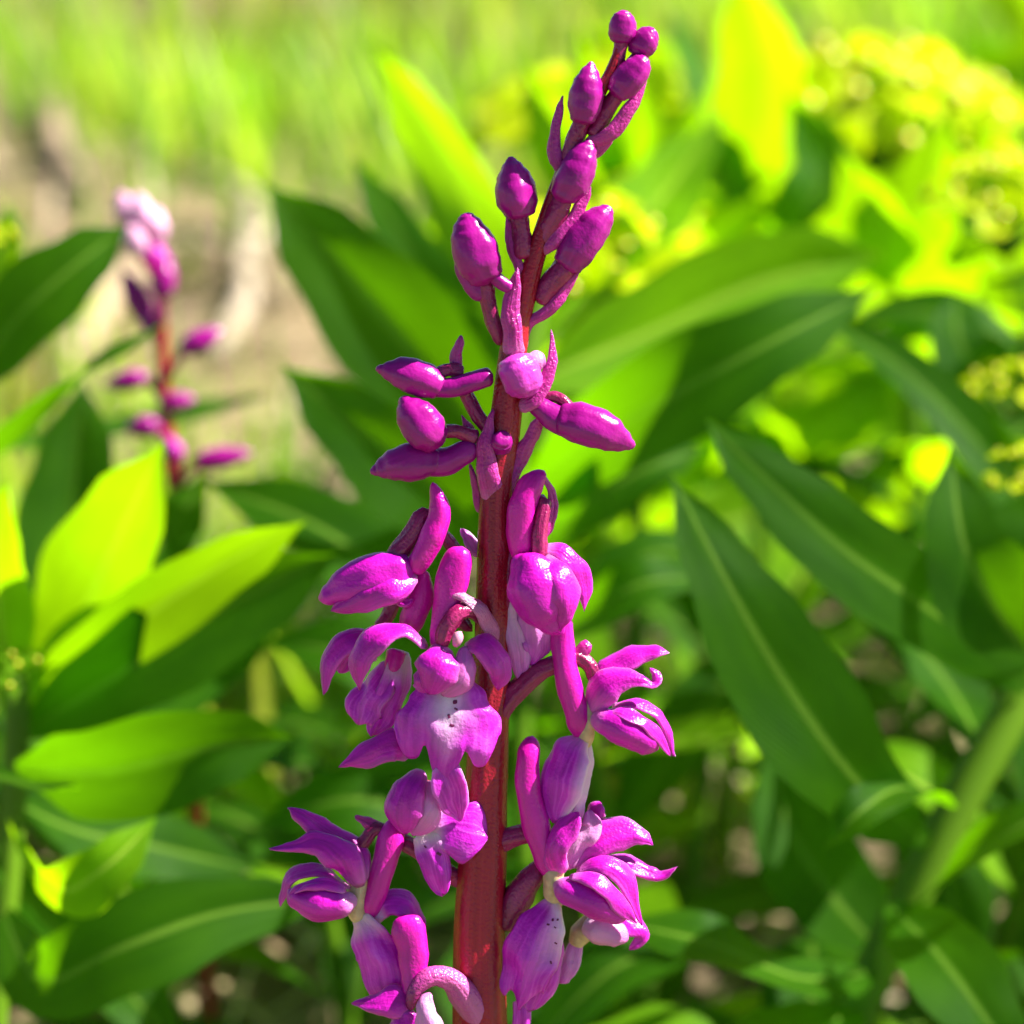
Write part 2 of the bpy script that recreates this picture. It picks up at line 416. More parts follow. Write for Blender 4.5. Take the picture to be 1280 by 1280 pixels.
def bud(base, tip, r, d=0, lobes=3, spur=None, ovary=None, n=(0.1, 0.2, 1), bend=0, blunt=0.0, ph=0.3, mat='bud', pig=None, tw=0.7):
    """closed bud from base to pointed tip"""
    bx, by = base; tx, ty = tip
    L = math.hypot(tx - bx, ty - by); ox, oy = -(ty - by) / L * bend, (tx - bx) / L * bend
    pp = []
    q = min(1, blunt)
    for t, k0, k1 in ((0, 0.42, 0.45), (0.12, 0.74, 0.76), (0.3, 0.97, 0.98), (0.5, 1.0, 1.0), (0.68, 0.84, 0.96), (0.84, 0.55, 0.78), (0.94, 0.28, 0.48), (0.985, 0.15, 0.25), (1, 0.07, 0.06)):
        k = k0 * (1 - q) + k1 * q
        s = math.sin(t * math.pi)
        pp.append((bx + (tx - bx) * t + ox * s, by + (ty - by) * t + oy * s, d, r * k))
    F = Fl('bud'); F.t('bud', pp, mat, pig or (lambda a, b: (0, 0, 0.25 * max(0, 0.25 - a) / 0.25)), n=n, NU=36, NV=30, lobes=lobes, lobe_amp=0.11, twist=tw, phase=ph)
    if spur: F.t('spur', spur, 'bud', NU=20, flat=0.85)
    if ovary: F.t('ovary', ovary, 'ovary', lobes=6, lobe_amp=0.2, twist=2.5)
    return F
def bract(pts, n=(0, 0.2, 1), cup=-0.9, mat='bract', **k):
    F = Fl('bract'); F.p('bract', pts, mat, n=n, cup=cup, thick=5, ripple=0.8, tipround=0.35, **k); return F

# --- buds of the upper spike, from the top down
bud((775, 56), (781, 13), 16, 0, blunt=1.2, ovary=[(779, 44, 2, 8), (775, 66, 2, 8), (769, 92, 2, 7)])
bud((797, 72), (822, 41), 18, 8, blunt=1.6, ovary=[(800, 66, 6, 7), (788, 80, 4, 7), (772, 96, 2, 6)], bend=-5)
bud((766, 122), (810, 70), 19, -8, blunt=0.7, ovary=[(773, 113, -2, 10), (758, 140, 0, 10), (738, 170, 0, 9)])
bract([(733, 176, -4, 5), (757, 172, -10, 11), (781, 148, -8, 11), (799, 116, -4, 9), (812, 84, 2, 4)], n=(0.5, -0.2, 1))
bud((727, 158), (739, 77), 21, -12, ovary=[(728, 148, -8, 10), (720, 172, -4, 11), (708, 204, 0, 10)])
bract([(702, 220, -4, 6), (693, 196, -6, 11), (693, 162, -4, 9), (699, 138, -4, 5), (705, 119, -4, 1)], n=(-0.4, 0.1, 1))
bract([(738, 196, 2, 8), (750, 186, 0, 10), (763, 173, 0, 7)], n=(0.4, -0.2, 1))
bud((700, 254), (738, 174), 23, -14, ovary=[(706, 240, -8, 12), (696, 266, -6, 14), (678, 306, 0, 11)], bend=2)
bract([(676, 318, -6, 6), (695, 302, -12, 11), (718, 276, -10, 11), (731, 250, -6, 8), (738, 234, -4, 2)], n=(0.4, -0.2, 1))
bud((704, 340), (763, 257), 25, 0, blunt=0.3, ovary=[(710, 328, 2, 14), (692, 352, 2, 15), (672, 378, 2, 12)], bend=-3)
bract([(652, 438, 0, 7), (662, 406, -2, 9), (692, 384, -4, 10), (710, 360, 0, 9), (723, 336, 4, 4)], n=(0.5, -0.3, 1))
bud((650, 276), (638, 195), 26, -6, ovary=[(648, 266, -2, 12), (651, 292, -2, 13), (656, 324, 0, 13)], tw=0.2, ph=1.0)
bract([(655, 345, -4, 8), (644, 325, -4, 8), (636, 300, -4, 7), (633, 268, -2, 3)], n=(-0.5, 0.1, 1))
B = bud((612, 356), (580, 266), 29, -14, blunt=0.4, ovary=[(606, 352, -6, 11), (610, 380, -4, 10), (628, 432, 0, 9)], bend=-3)
B.t('sepal', [(612, 374, -4, 7), (598, 362, -6, 14), (584, 338, -6, 15), (576, 306, -6, 8)], 'bud', flat=0.7)
B.t('spur', [(606, 334, -16, 8), (622, 350, -18, 9), (640, 362, -16, 8)], 'bud')
bract([(643, 446, -20, 15), (640, 412, -24, 15), (637, 385, -22, 13), (643, 358, -18, 10), (649, 334, -16, 3)], n=(-0.1, 0.2, 1))
# bud turned towards the viewer with its curled bract
B = bud((640, 444), (661, 496), 26, -26, blunt=1.8, pig=lambda a, b: (0.03 + 0.10 * b, 0, 0), mat='petal', n=(0.4, 0.4, 1))
B.t('spur', [(655, 462, -18, 14), (670, 452, -14, 14), (681, 450, -10, 10)], 'petal', pig=PALE)
B.t('ovary', [(668, 470, -10, 8), (674, 484, -8, 9), (660, 505, -6, 9)], 'ovary')
bract([(648, 510, -20, 10), (668, 497, -26, 12), (684, 474, -22, 10), (691, 445, -14, 6), (688, 414, -8, 2)], n=(0.3, 0.5, 1))
# left pair and the bud below
bud((556, 489), (470, 460), 23, -10, bend=5, spur=[(538, 484, -12, 13), (566, 484, -14, 13), (592, 477, -16, 13), (617, 470, -16, 12)],
    ovary=[(540, 470, -6, 8), (560, 462, -4, 8), (580, 467, 0, 8)])
bract([(574, 476, 0, 8), (569, 450, 0, 9), (573, 432, 0, 6), (576, 420, 0, 1)], n=(-0.2, 0.1, 1))
Fl('ovary').t('ovary', [(574, 476, 4, 8), (586, 500, 4, 9), (600, 522, 2, 9), (614, 545, 0, 8)], 'ovary', lobes=6, lobe_amp=0.2, twist=2, NV=30)
bud((552, 556), (503, 496), 27, -26, bend=-4, blunt=0.4, ovary=[(548, 538, -18, 9), (572, 540, -14, 9), (598, 548, -6, 10)], n=(0, 0.5, 1))
bud((556, 578), (463, 590), 24, -12, bend=6, spur=[(530, 577, -12, 20), (558, 576, -12, 18), (580, 566, -12, 15), (596, 555, -10, 10)])
bract([(594, 556, 0, 8), (586, 536, 0, 8), (577, 518, 0, 2)], n=(0, .2, 1))
bract([(617, 628, -18, 18), (610, 594, -24, 16), (606, 562, -24, 13), (611, 536, -20, 8), (616, 511, -16, 2)], n=(-0.2, 0.1, 1), mat='bract')
bract([(600, 642, 0, 5), (594, 610, -2, 6), (588, 580, -2, 3)], n=(-0.7, 0, 1))
Fl('spur').t('spur', [(626, 566, -8, 12), (627, 552, -20, 14), (628, 548, -30, 10)], 'bud')
bud((690, 523), (793, 560), 27, -12, bend=-7, spur=[(716, 532, -12, 17), (696, 524, -12, 17), (678, 512, -10, 14), (658, 500, -4, 9)],
    ovary=[(678, 500, -2, 6), (692, 496, -2, 7), (706, 504, -6, 7), (716, 516, -8, 7)])
bract([(636, 640, -6, 8), (640, 600, -10, 11), (655, 566, -8, 12), (672, 535, -6, 10), (684, 512, -4, 3)], n=(0.4, -0.1, 1))

# --- the open flowers
# upper left flower seen from the side, hood closed
F = Fl('flower').t('ovary', [(486, 702, -14, 11), (502, 686, -12, 13), (518, 664, -10, 13), (532, 645, -6, 11), (556, 672, 0, 8), (580, 700, 4, 8)], 'ovary', lobes=6, lobe_amp=0.2, twist=2, NV=30)
F.t('hood', [(522, 716, -18, 12), (500, 716, -20, 24), (470, 720, -20, 29), (435, 732, -18, 24), (412, 744, -16, 14), (399, 750, -14, 5)], 'petal', lobes=3, lobe_amp=0.2, twist=0.6, n=(0, 0.4, 1), NV=30)
F.p('sepal', [(520, 716, -26, 12), (492, 732, -48, 24), (455, 745, -46, 22), (414, 764, -26, 7)], n=(0, 0.25, 1), cup=-0.9, thick=4)
F.p('petal', [(495, 745, -26, 8), (505, 752, -30, 9), (517, 752, -26, 4)], n=(0, 0.2, 1), cup=-0.5)
F.t('spur', [(516, 716, -24, 11), (526, 700, -26, 14), (541, 670, -26, 16), (549, 638, -24, 14), (541, 604, -22, 7)], 'spur', flat=0.8)
# the flower behind it, facing left
F = Fl('flower').t('ovary', [(472, 790, 4, 9), (486, 770, 6, 9), (500, 745, 8, 9), (545, 745, 12, 10), (590, 790, 12, 10)], 'ovary', lobes=6, lobe_amp=0.2, twist=2, NV=30)
F.t('spur', [(506, 792, -10, 12), (518, 768, -12, 17), (526, 742, -10, 17), (529, 712, -6, 9)], 'spur', flat=0.8)
F.p('sepal', [(478, 796, -8, 12), (440, 797, -16, 20), (413, 820, -18, 17), (403, 868, -14, 5)], n=[(-0.2, 0.8, 0.7), (-0.4, 0.5, 0.9), (-0.6, 0.1, 1)], cup=-0.5)
F.p('petal', [(470, 815, -4, 10), (440, 824, -8, 14), (425, 842, -8, 6)], n=(-0.3, -0.2, 1), cup=0.4)
F.p('lip', [(486, 828, -14, 14), (467, 860, -22, 27), (452, 884, -20, 28), (446, 908, -18, 18)], 'lip', n=(-0.5, 0.2, 1), cup=-0.6, ripple=6, end=lambda v: 0.93 + 0.06 * math.cos(v * 5))
F.p('lip_lobe', [(504, 815, -10, 14), (494, 860, -22, 24), (480, 892, -20, 22), (464, 920, -16, 12)], 'lip', n=(0.5, 0.2, 1), cup=-0.4, ripple=5, pig=WHITE_B)
F.t('throat', [(496, 812, -6, 13), (492, 832, -10, 12), (488, 846, -8, 7)], 'spur')
# the front flower, facing the viewer
F = Fl('flower').t('ovary', [(552, 812, -52, 9), (556, 790, -54, 11), (570, 768, -52, 11), (590, 764, -40, 10), (608, 780, -22, 9), (616, 812, -6, 9), (616, 840, 0, 9)], 'ovary', lobes=6, lobe_amp=0.2, twist=2.5, NV=30)
F.t('spur', [(547, 812, -42, 11), (550, 790, -40, 14), (557, 760, -36, 17), (566, 724, -32, 22), (577, 683, -30, 18)], 'spur', flat=0.7, lobes=2, lobe_amp=0.05, phase=0)
F.p('bract', [(548, 744, -30, 2), (574, 743, -46, 8), (600, 757, -46, 14), (614, 780, -36, 15), (624, 803, -22, 8)], 'bract', n=[(0, 0.8, 0.8), (0.5, 0.6, 0.8), (0.8, 0.2, 0.8)], cup=-0.8, thick=4, pig=lambda a, b: (0.22, 0, 0))
F.t('anther', [(571, 806, -62, 5), (573, 798, -66, 7), (572, 790, -62, 5)], 'anther')
F.p('sepal', [(552, 804, -54, 18), (545, 822, -80, 33), (540, 844, -86, 33), (533, 868, -72, 14)], n=(-0.15, 0.35, 1), cup=-0.85, thick=4, ripple=1)
F.p('petal', [(584, 808, -56, 10), (582, 832, -74, 20), (570, 852, -78, 24), (550, 870, -68, 12)], n=(0.35, 0.2, 1), cup=-0.8, thick=4, ripple=1, pig=lambda a, b: (0.16, 0, 0))
F.p('petal', [(524, 835, -58, 16), (528, 850, -70, 20), (534, 866, -68, 13)], n=(-0.5, 0.0, 1), cup=-0.7)
F.p('sepal', [(534, 808, -50, 10), (505, 788, -56, 15), (468, 797, -62, 21), (448, 828, -60, 17), (449, 862, -52, 5)], n=[(0, 0.9, 0.5), (-0.1, 0.8, 0.7), (-0.3, 0.4, 0.9), (-0.5, 0.1, 1)], cup=-0.35, thick=4)
F.p('sepal', [(580, 806, -50, 9), (604, 805, -58, 20), (622, 825, -60, 20), (627, 845, -56, 16), (622, 864, -48, 6)], n=[(0, 0.7, 0.7), (0.2, 0.4, 0.9), (0.3, 0.0, 1)], cup=-0.4, thick=4)
def lip3(v):                                     # three lobes, two notches
    g = lambda c, wd: math.exp(-((v - c) / wd) ** 2)
    return 0.80 + 0.20 * g(0, 0.24) - 0.10 * g(0.36, 0.09) - 0.10 * g(-0.36, 0.09) + 0.06 * g(0.7, 0.25) + 0.06 * g(-0.68, 0.25) - 0.20 * g(1, 0.14) - 0.20 * g(-1, 0.14)
F.p('lip', [(560, 838, -46, 26), (560, 868, -60, 52), (559, 900, -70, 72), (557, 940, -70, 72), (553, 985, -54, 62)], 'lip', n=[(0, 0.6, 1), (0, 0.35, 1), (0, 0.1, 1), (0, -0.2, 1)], cup=-0.62, NU=44, NV=44, end=lip3, ripple=3.5, thick=4, pig=WHITE_C, phase=1.2,
    spots=[(0.28, 0.03, 2.2), (0.36, -0.12, 3.0), (0.42, -0.14, 2.4), (0.47, 0.0, 2.6), (0.56, -0.03, 3.0), (0.30, 0.16, 2.0)])
F.p('lip_lobe', [(556, 955, -60, 17), (560, 978, -60, 21), (567, 1002, -50, 19), (576, 1026, -42, 6)], 'lip', n=(0.1, 0.1, 1), fold=0.35, ripple=2, thick=4)
# the flower under it
F = Fl('flower').t('ovary', [(520, 985, -30, 12), (545, 990, -16, 11), (580, 1030, 0, 10), (600, 1070, 6, 9)], 'ovary')
F.p('sepal', [(516, 936, -34, 18), (492, 930, -42, 23), (462, 942, -42, 19), (423, 958, -34, 4)], n=(-0.1, 0.25, 1), cup=-0.5)
F.p('sepal', [(526, 962, -36, 14), (508, 988, -58, 27), (500, 1018, -62, 29), (506, 1044, -50, 16)], n=(-0.35, 0.3, 1), cup=-0.7, thick=4)
F.p('petal', [(540, 976, -38, 10), (545, 1000, -52, 17), (536, 1024, -56, 22), (518, 1046, -48, 12)], n=(0.6, 0.4, 0.8), cup=-0.7, pig=PALE)
F.p('lip', [(530, 1038, -36, 16), (560, 1034, -40, 32), (588, 1040, -42, 40), (610, 1046, -36, 24)], 'lip', n=(0.15, 0.15, 1), cup=-0.35, pig=WHITE_B, ripple=3, tipround=0.3, NV=18)
F.p('lip_lobe', [(532, 1040, -38, 18), (540, 1066, -44, 22), (546, 1092, -42, 19), (554, 1118, -36, 10)], 'lip', n=(-0.1, 0.0, 1), cup=-0.3, pig=WHITE_B, ripple=3, spots=[(0.42, -0.3, 3.4), (0.28, 0.3, 2.2)])
F.t('pedicel', [(500, 1052, -8, 10), (525, 1068, -6, 10), (556, 1090, -2, 8), (576, 1094, 4, 6)], 'ovary', lobes=4)
# lower left flower in profile
F = Fl('flower').t('ovary', [(446, 1066, -8, 9), (456, 1052, -8, 9), (474, 1036, -6, 9), (520, 1062, 0, 11), (585, 1110, 8, 12)], 'ovary', lobes=6)
F.p('bract', [(480, 1034, -6, 8), (462, 1030, -8, 9), (444, 1020, -8, 4)], 'bract', n=(0, .5, 1), cup=-0.7)
F.t('spur', [(459, 1150, -14, 8), (466, 1128, -18, 14), (477, 1090, -18, 16), (488, 1050, -16, 17), (492, 1022, -10, 10)], 'spur', flat=0.8)
F.t('throat', [(452, 1092, -16, 10), (446, 1118, -18, 13), (447, 1140, -18, 12), (450, 1156, -16, 7)], 'throat')
F.p('sepal', [(452, 1104, -22, 12), (440, 1066, -20, 22), (402, 1034, -14, 17), (376, 1018, -10, 11), (360, 1010, -8, 5)], n=[(-0.5, 0.5, 0.8), (-0.3, 0.7, 0.6), (0.1, 0.8, 0.6)], cup=-0.7)
F.p('sepal', [(448, 1110, -32, 14), (428, 1074, -44, 25), (396, 1052, -40, 18), (366, 1056, -36, 9), (336, 1062, -32, 5)], n=[(-0.5, 0.4, 0.9), (-0.2, 0.6, 0.9), (0, 0.8, 0.6)], cup=-0.7, ripple=3)
F.p('petal', [(438, 1110, -28, 8), (400, 1086, -22, 14), (366, 1092, -16, 15), (352, 1116, -12, 11), (350, 1134, -10, 4)], n=[(0, 1, 0.3), (-0.4, 0.7, 0.5), (-0.8, 0.2, 0.5)], cup=-0.5)
F.t('hood', [(446, 1124, -32, 10), (424, 1130, -40, 19), (398, 1130, -42, 22), (372, 1122, -36, 14), (360, 1112, -32, 5)], 'petal', lobes=2, lobe_amp=0.25, twist=1, n=(0, 0.3, 1), pig=lambda a, b: (max(0, 0.5 - a * 1.8), 0, 0))
F.p('petal', [(432, 1112, -46, 7), (402, 1104, -52, 10), (374, 1108, -46, 8), (362, 1118, -40, 3)], n=(0, 0.7, 0.7), cup=-0.5)
F.p('lip', [(448, 1144, -24, 14), (462, 1176, -32, 28), (474, 1212, -34, 36), (484, 1256, -26, 28)], 'lip', n=(-0.35, 0.15, 1), cup=-0.6, pig=WHITE_B, NV=24, ripple=6, tipround=0.16)
F.p('lip_lobe', [(458, 1150, -16, 14), (480, 1128, -18, 20), (508, 1128, -16, 22), (530, 1160, -8, 16)], 'lip', n=[(0, 0.6, 0.8), (0.3, 0.7, 0.7), (0.8, 0.3, 0.5)], cup=-0.4, pig=WHITE_B)
# lowest flower, cut by the lower edge
F = Fl('flower').t('ovary', [(512, 1262, -60, 8), (520, 1236, -62, 10), (540, 1220, -58, 12), (562, 1224, -46, 15), (582, 1246, -30, 20), (602, 1278, -14, 19), (612, 1310, -6, 14)], 'bract', lobes=6, lobe_amp=0.14, twist=2, pig=lambda a, b: (0.18 * a, 0, 0.9 * max(0, 0.3 - a) / 0.3))
F.t('spur', [(515, 1252, -50, 11), (517, 1222, -48, 16), (516, 1190, -46, 20), (511, 1162, -44, 23), (508, 1142, -40, 16)], 'spur', flat=0.6, lobes=2, lobe_amp=0.06)
F.p('sepal', [(516, 1256, -56, 20), (492, 1252, -62, 23), (466, 1254, -56, 13), (439, 1254, -48, 4)], n=(-0.1, 0.4, 1), cup=-0.5)
F.p('sepal', [(534, 1240, -66, 8), (532, 1262, -80, 16), (536, 1290, -84, 22), (540, 1320, -70, 20)], n=(-0.1, 0.3, 1), cup=-0.9, pig=PALE)
F.p('petal', [(500, 1262, -60, 16), (505, 1285, -70, 26), (512, 1315, -70, 24)], n=(-0.3, 0.3, 1), cup=-0.7)
F.p('lip', [(520, 1290, -50, 20), (520, 1330, -60, 50), (515, 1370, -50, 40)], 'lip', cup=-0.5)
# upper right flower, hood hanging forwards
F = Fl('flower').t('ovary', [(672, 704, -30, 10), (674, 680, -30, 10), (675, 656, -26, 9), (680, 628, -20, 9), (668, 640, -8, 10), (640, 700, -4, 13), (628, 770, -2, 15), (626, 840, 0, 12)], 'ovary', lobes=6, lobe_amp=0.2, twist=2, NV=30)
F.t('spur', [(656, 704, -18, 10), (651, 680, -22, 16), (651, 642, -24, 17), (662, 610, -22, 17), (680, 588, -16, 9)], 'spur', flat=0.75)
F.p('bract', [(678, 594, -14, 4), (690, 612, -10, 7), (693, 634, -10, 7), (686, 656, -14, 8), (678, 676, -18, 5)], 'bract', n=(0.6, 0.1, 0.8), cup=-0.6, thick=4)
F.t('hood', [(670, 692, -36, 16), (668, 708, -44, 30), (674, 732, -50, 42), (682, 756, -50, 37), (692, 778, -46, 20), (704, 794, -40, 6)], 'petal', lobes=3, lobe_amp=0.15, twist=0.5, n=(0.2, 0.3, 1), NV=36, flat=0.75, phase=-0.5)
F.p('sepal', [(684, 692, -34, 10), (700, 712, -66, 20), (710, 744, -74, 24), (708, 770, -66, 16), (700, 792, -54, 4)], n=(0.45, 0.25, 1), cup=-0.8, thick=4)
F.p('sepal', [(680, 684, -22, 10), (706, 688, -26, 16), (726, 710, -24, 17), (733, 738, -20, 12), (730, 764, -16, 3)], n=[(0, 0.8, 0.7), (0.4, 0.6, 0.8), (0.7, 0.1, 0.8)], cup=-0.6)
F.p('lip', [(642, 740, -14, 14), (645, 785, -18, 18), (650, 820, -18, 15), (650, 852, -14, 8)], 'lip', n=(0, 0.1, 1), cup=-0.5, pig=lambda a, b: (0.75 - a * 0.7, 0, 0), ripple=3)
F.p('lip_lobe', [(668, 745, -18, 20), (672, 780, -20, 24), (672, 808, -18, 20), (664, 832, -14, 8)], 'lip', n=(0.2, 0.1, 1), cup=-0.4, pig=lambda a, b: (0.4 - a * 0.4, 0, 0), ripple=4)
F.p('lip_lobe', [(604, 694, 24, 6), (592, 682, 24, 10), (577, 660, 24, 3)], 'lip', n=(0, .4, 1), cup=-0.5, pig=PALE)
# right flower in profile
F = Fl('flower').t('ovary', [(622, 906, 0, 12), (634, 878, -6, 14), (662, 848, -10, 13), (694, 830, -10, 11), (722, 822, -8, 10), (738, 834, -8, 9), (742, 856, -8, 8)], 'ovary', lobes=6, twist=1.2, lobe_amp=0.22, NV=30)
F.t('bract', [(716, 824, -6, 8), (730, 810, -6, 9), (737, 802, -4, 6)], 'bract')
F.t('spur', [(726, 924, -14, 8), (722, 898, -18, 16), (712, 858, -20, 16), (704, 815, -18, 15), (702, 780, -14, 14), (702, 768, -12, 10)], 'spur', flat=0.8)
F.t('throat', [(738, 872, -10, 10), (735, 896, -14, 12), (733, 918, -14, 11), (731, 934, -10, 6)], 'throat')
F.p('sepal', [(738, 882, -8, 12), (756, 840, -2, 20), (786, 820, 2, 20), (814, 812, 4, 13), (836, 816, 4, 5)], n=[(-0.5, 0.6, 0.7), (0.0, 0.7, 0.7), (0.2, 0.8, 0.5)], cup=-0.5)
F.p('sepal', [(734, 892, -20, 13), (750, 860, -32, 27), (778, 846, -34, 18), (803, 850, -32, 10), (819, 855, -30, 7), (823, 842, -26, 6), (814, 834, -24, 5)], n=[(-0.3, 0.5, 0.9), (0.0, 0.5, 0.9), (0.2, 0.8, 0.6), (0.8, 0.4, 0.5)], cup=-0.6)
F.p('petal', [(764, 884, -16, 8), (800, 878, -16, 14), (830, 900, -14, 14), (843, 946, -10, 4)], n=[(0, 1, 0.4), (0.4, 0.8, 0.5), (0.8, 0.3, 0.5)], cup=-0.5)
F.t('hood', [(738, 896, -20, 9), (756, 902, -28, 19), (782, 912, -32, 24), (808, 926, -28, 19), (822, 936, -22, 7)], 'petal', lobes=2, lobe_amp=0.25, twist=0.8, n=(0, 0.4, 1), pig=lambda a, b: (max(0, 0.4 - a * 1.5), 0, 0))
F.p('petal', [(755, 888, -34, 7), (790, 893, -46, 12), (818, 912, -42, 11), (838, 946, -28, 4)], n=[(0, 0.9, 0.6), (0.4, 0.7, 0.7), (0.7, 0.3, 0.7)], cup=-0.5)
F.p('lip', [(730, 920, -16, 10), (712, 940, -32, 28), (700, 978, -38, 33), (692, 1030, -30, 20)], 'lip', n=(-0.35, 0.25, 1), cup=-0.5, pig=lambda a, b: (max(0, 0.35 - a) + max(0, 0.30 - b) * 3 * 0.8, max(0, 0.12 - a) * 3, 0), NV=20, tipround=0.25)
F.p('lip_lobe', [(736, 928, -12, 7), (735, 960, -16, 12), (728, 995, -18, 15), (718, 1032, -14, 10)], 'lip', n=(0.8, 0.25, 0.8), cup=-0.5, pig=lambda a, b: (0.8 - a * 0.3, 0, 0))
# lower right flower
F = Fl('flower').t('ovary', [(606, 1058, 0, 11), (630, 1050, -8, 13), (660, 1042, -12, 12), (690, 1050, -10, 10), (700, 1076, -10, 9)], 'ovary', lobes=6, lobe_amp=0.2, twist=1.2, NV=30)
F.t('spur', [(692, 1104, -20, 8), (682, 1072, -24, 15), (670, 1032, -26, 18), (660, 985, -26, 16), (660, 945, -22, 15), (666, 920, -18, 9)], 'spur', flat=0.8)
F.t('throat', [(698, 1076, -22, 11), (692, 1096, -24, 13), (692, 1118, -22, 12), (698, 1136, -18, 8)], 'throat')
F.p('sepal', [(698, 1092, -34, 14), (692, 1066, -44, 18), (704, 1040, -44, 19), (724, 1014, -36, 9)], n=(-0.2, 0.3, 1), cup=-0.7)
F.p('petal', [(706, 1088, -26, 10), (724, 1052, -30, 17), (740, 1034, -28, 16), (738, 1010, -22, 9)], n=(0.5, 0.5, 0.8), cup=-0.6, pig=PALE)
F.p('lip_lobe', [(735, 1030, 4, 12), (745, 1014, 4, 14), (754, 1004, 4, 8)], 'petal', n=(0, .6, .8), cup=-0.6)
F.p('sepal', [(712, 1082, -20, 12), (738, 1052, -20, 26), (776, 1040, -16, 23), (804, 1046, -12, 12), (817, 1057, -10, 4)], n=(0.1, 0.4, 1), cup=-0.5)
F.p('petal', [(745, 1078, -14, 9), (782, 1078, -10, 16), (812, 1090, -8, 11), (828, 1094, -8, 6), (847, 1082, -8, 3)], n=[(0, 0.6, 0.8), (0.2, 0.5, 0.9), (0, 0.6, 0.8)], cup=-0.6)
F.p('petal', [(720, 1086, -34, 9), (756, 1078, -40, 17), (786, 1100, -38, 20), (802, 1156, -26, 4)], n=[(0, 0.8, 0.7), (0.4, 0.7, 0.7), (0.6, 0.3, 0.8)], cup=-0.6)
F.t('hood', [(692, 1104, -30, 10), (712, 1114, -40, 21), (742, 1126, -44, 24), (770, 1140, -38, 17), (782, 1148, -32, 6)], 'petal', lobes=2, lobe_amp=0.25, twist=0.8, n=(0, 0.4, 1), pig=lambda a, b: (max(0, 0.35 - a * 1.5), 0, 0))
F.p('petal', [(712, 1092, -50, 8), (748, 1102, -64, 14), (774, 1126, -58, 14), (796, 1156, -44, 4)], n=[(0, 0.8, 0.7), (0.3, 0.6, 0.8), (0.5, 0.3, 0.9)], cup=-0.5)
F.p('lip', [(694, 1124, -28, 12), (678, 1158, -42, 34), (662, 1196, -48, 40), (652, 1232, -40, 32), (644, 1268, -28, 16)], 'lip', n=(-0.1, 0.2, 1), cup=-0.6, ripple=8, NU=40, NV=30, end=lambda v: 0.90 + 0.06 * math.cos(v * 6 + 1) - 0.12 * v * v, phase=2.0, pig=lambda a, b: (min(1, max(0, 0.95 - a * 1.25) * max(0, (0.55 - b)) * 2.6 + max(0, 0.16 - a) * 2), max(0, 0.1 - a) * 4, 0),
    spots=[(0.18, -0.3, 1.8), (0.24, -0.15, 2.0), (0.26, -0.5, 1.6), (0.42, -0.65, 2.0), (0.2, -0.55, 1.5), (0.62, -0.6, 2.2)])
F.p('lip_lobe', [(692, 1170, -30, 16), (688, 1200, -36, 22), (676, 1232, -32, 22), (662, 1266, -24, 12)], 'lip', n=(0.3, 0.1, 1), cup=-0.5, ripple=4)
F.p('lip_lobe', [(652, 1250, -26, 12), (652, 1285, -24, 12), (650, 1310, -20, 6)], 'lip', cup=-0.4)
# flower behind it
F = Fl('flower').t('ovary', [(630, 1160, 8, 18), (644, 1128, 0, 20), (662, 1100, -4, 16), (684, 1076, -2, 9)], 'ovary', lobes=6, lobe_amp=0.16, twist=1)
F.t('throat', [(742, 1150, 12, 14), (728, 1165, 10, 15), (718, 1182, 10, 9)], 'throat')
F.t('hood', [(728, 1158, 2, 12), (748, 1162, -4, 20), (770, 1168, -4, 18), (784, 1174, 0, 8)], 'petal', lobes=2, lobe_amp=0.2, pig=lambda a, b: (0.55 - 0.4 * a, 0, 0))
F.p('petal', [(765, 1140, 4, 14), (790, 1152, 2, 18), (803, 1168, 2, 12), (788, 1188, 2, 4)], n=(0.4, 0.3, 0.8), cup=-0.6)
F.p('lip', [(722, 1176, 8, 9), (712, 1205, 6, 14), (700, 1230, 8, 9)], 'lip', cup=-0.4, pig=PALE)

# ------------------------------------------------------------------ second orchid, farther left
Z2 = 0.50
def at2(x, y, d=0): return at(x, y, Z2 + d * PX)
g2 = at2(216, 640); g2 = Vector((g2.x + 0.004, g2.y - 0.01, ground_h(g2.x + 0.004, g2.y - 0.01)))
O2 = empty('orchid', g2, 'small blurred purple orchid with pale pink tip behind the left leaf whorl', 'orchid', 'purple orchids')
S2 = [(225, 760, 9), (218, 620, 9), (206, 500, 8), (202, 400, 7), (198, 330, 6), (180, 270, 5)]
U2 = PX * Z2 / D0
v, f, uv = tube([g2] + [at2(q[0], q[1]) for q in S2], [10] + [q[2] for q in S2], NU=50, unit=U2, lobes=6)
mk('stem', v, f, M['stem'], O2, uv, pigm(uv, lambda a, b: Z3))
pale_tip = lambda a, b: (0.35, 0.12, 0)
def bud2(pp, pig=None, mat='bud'):
    v, f, uv = tube([at2(q[0], q[1], q[2]) for q in pp], [q[3] for q in pp], unit=U2, lobes=3, lobe_amp=0.12, twist=0.5)
    mk('bud', v, f, M[mat], O2, uv, pigm(uv, pig or (lambda a, b: Z3)))
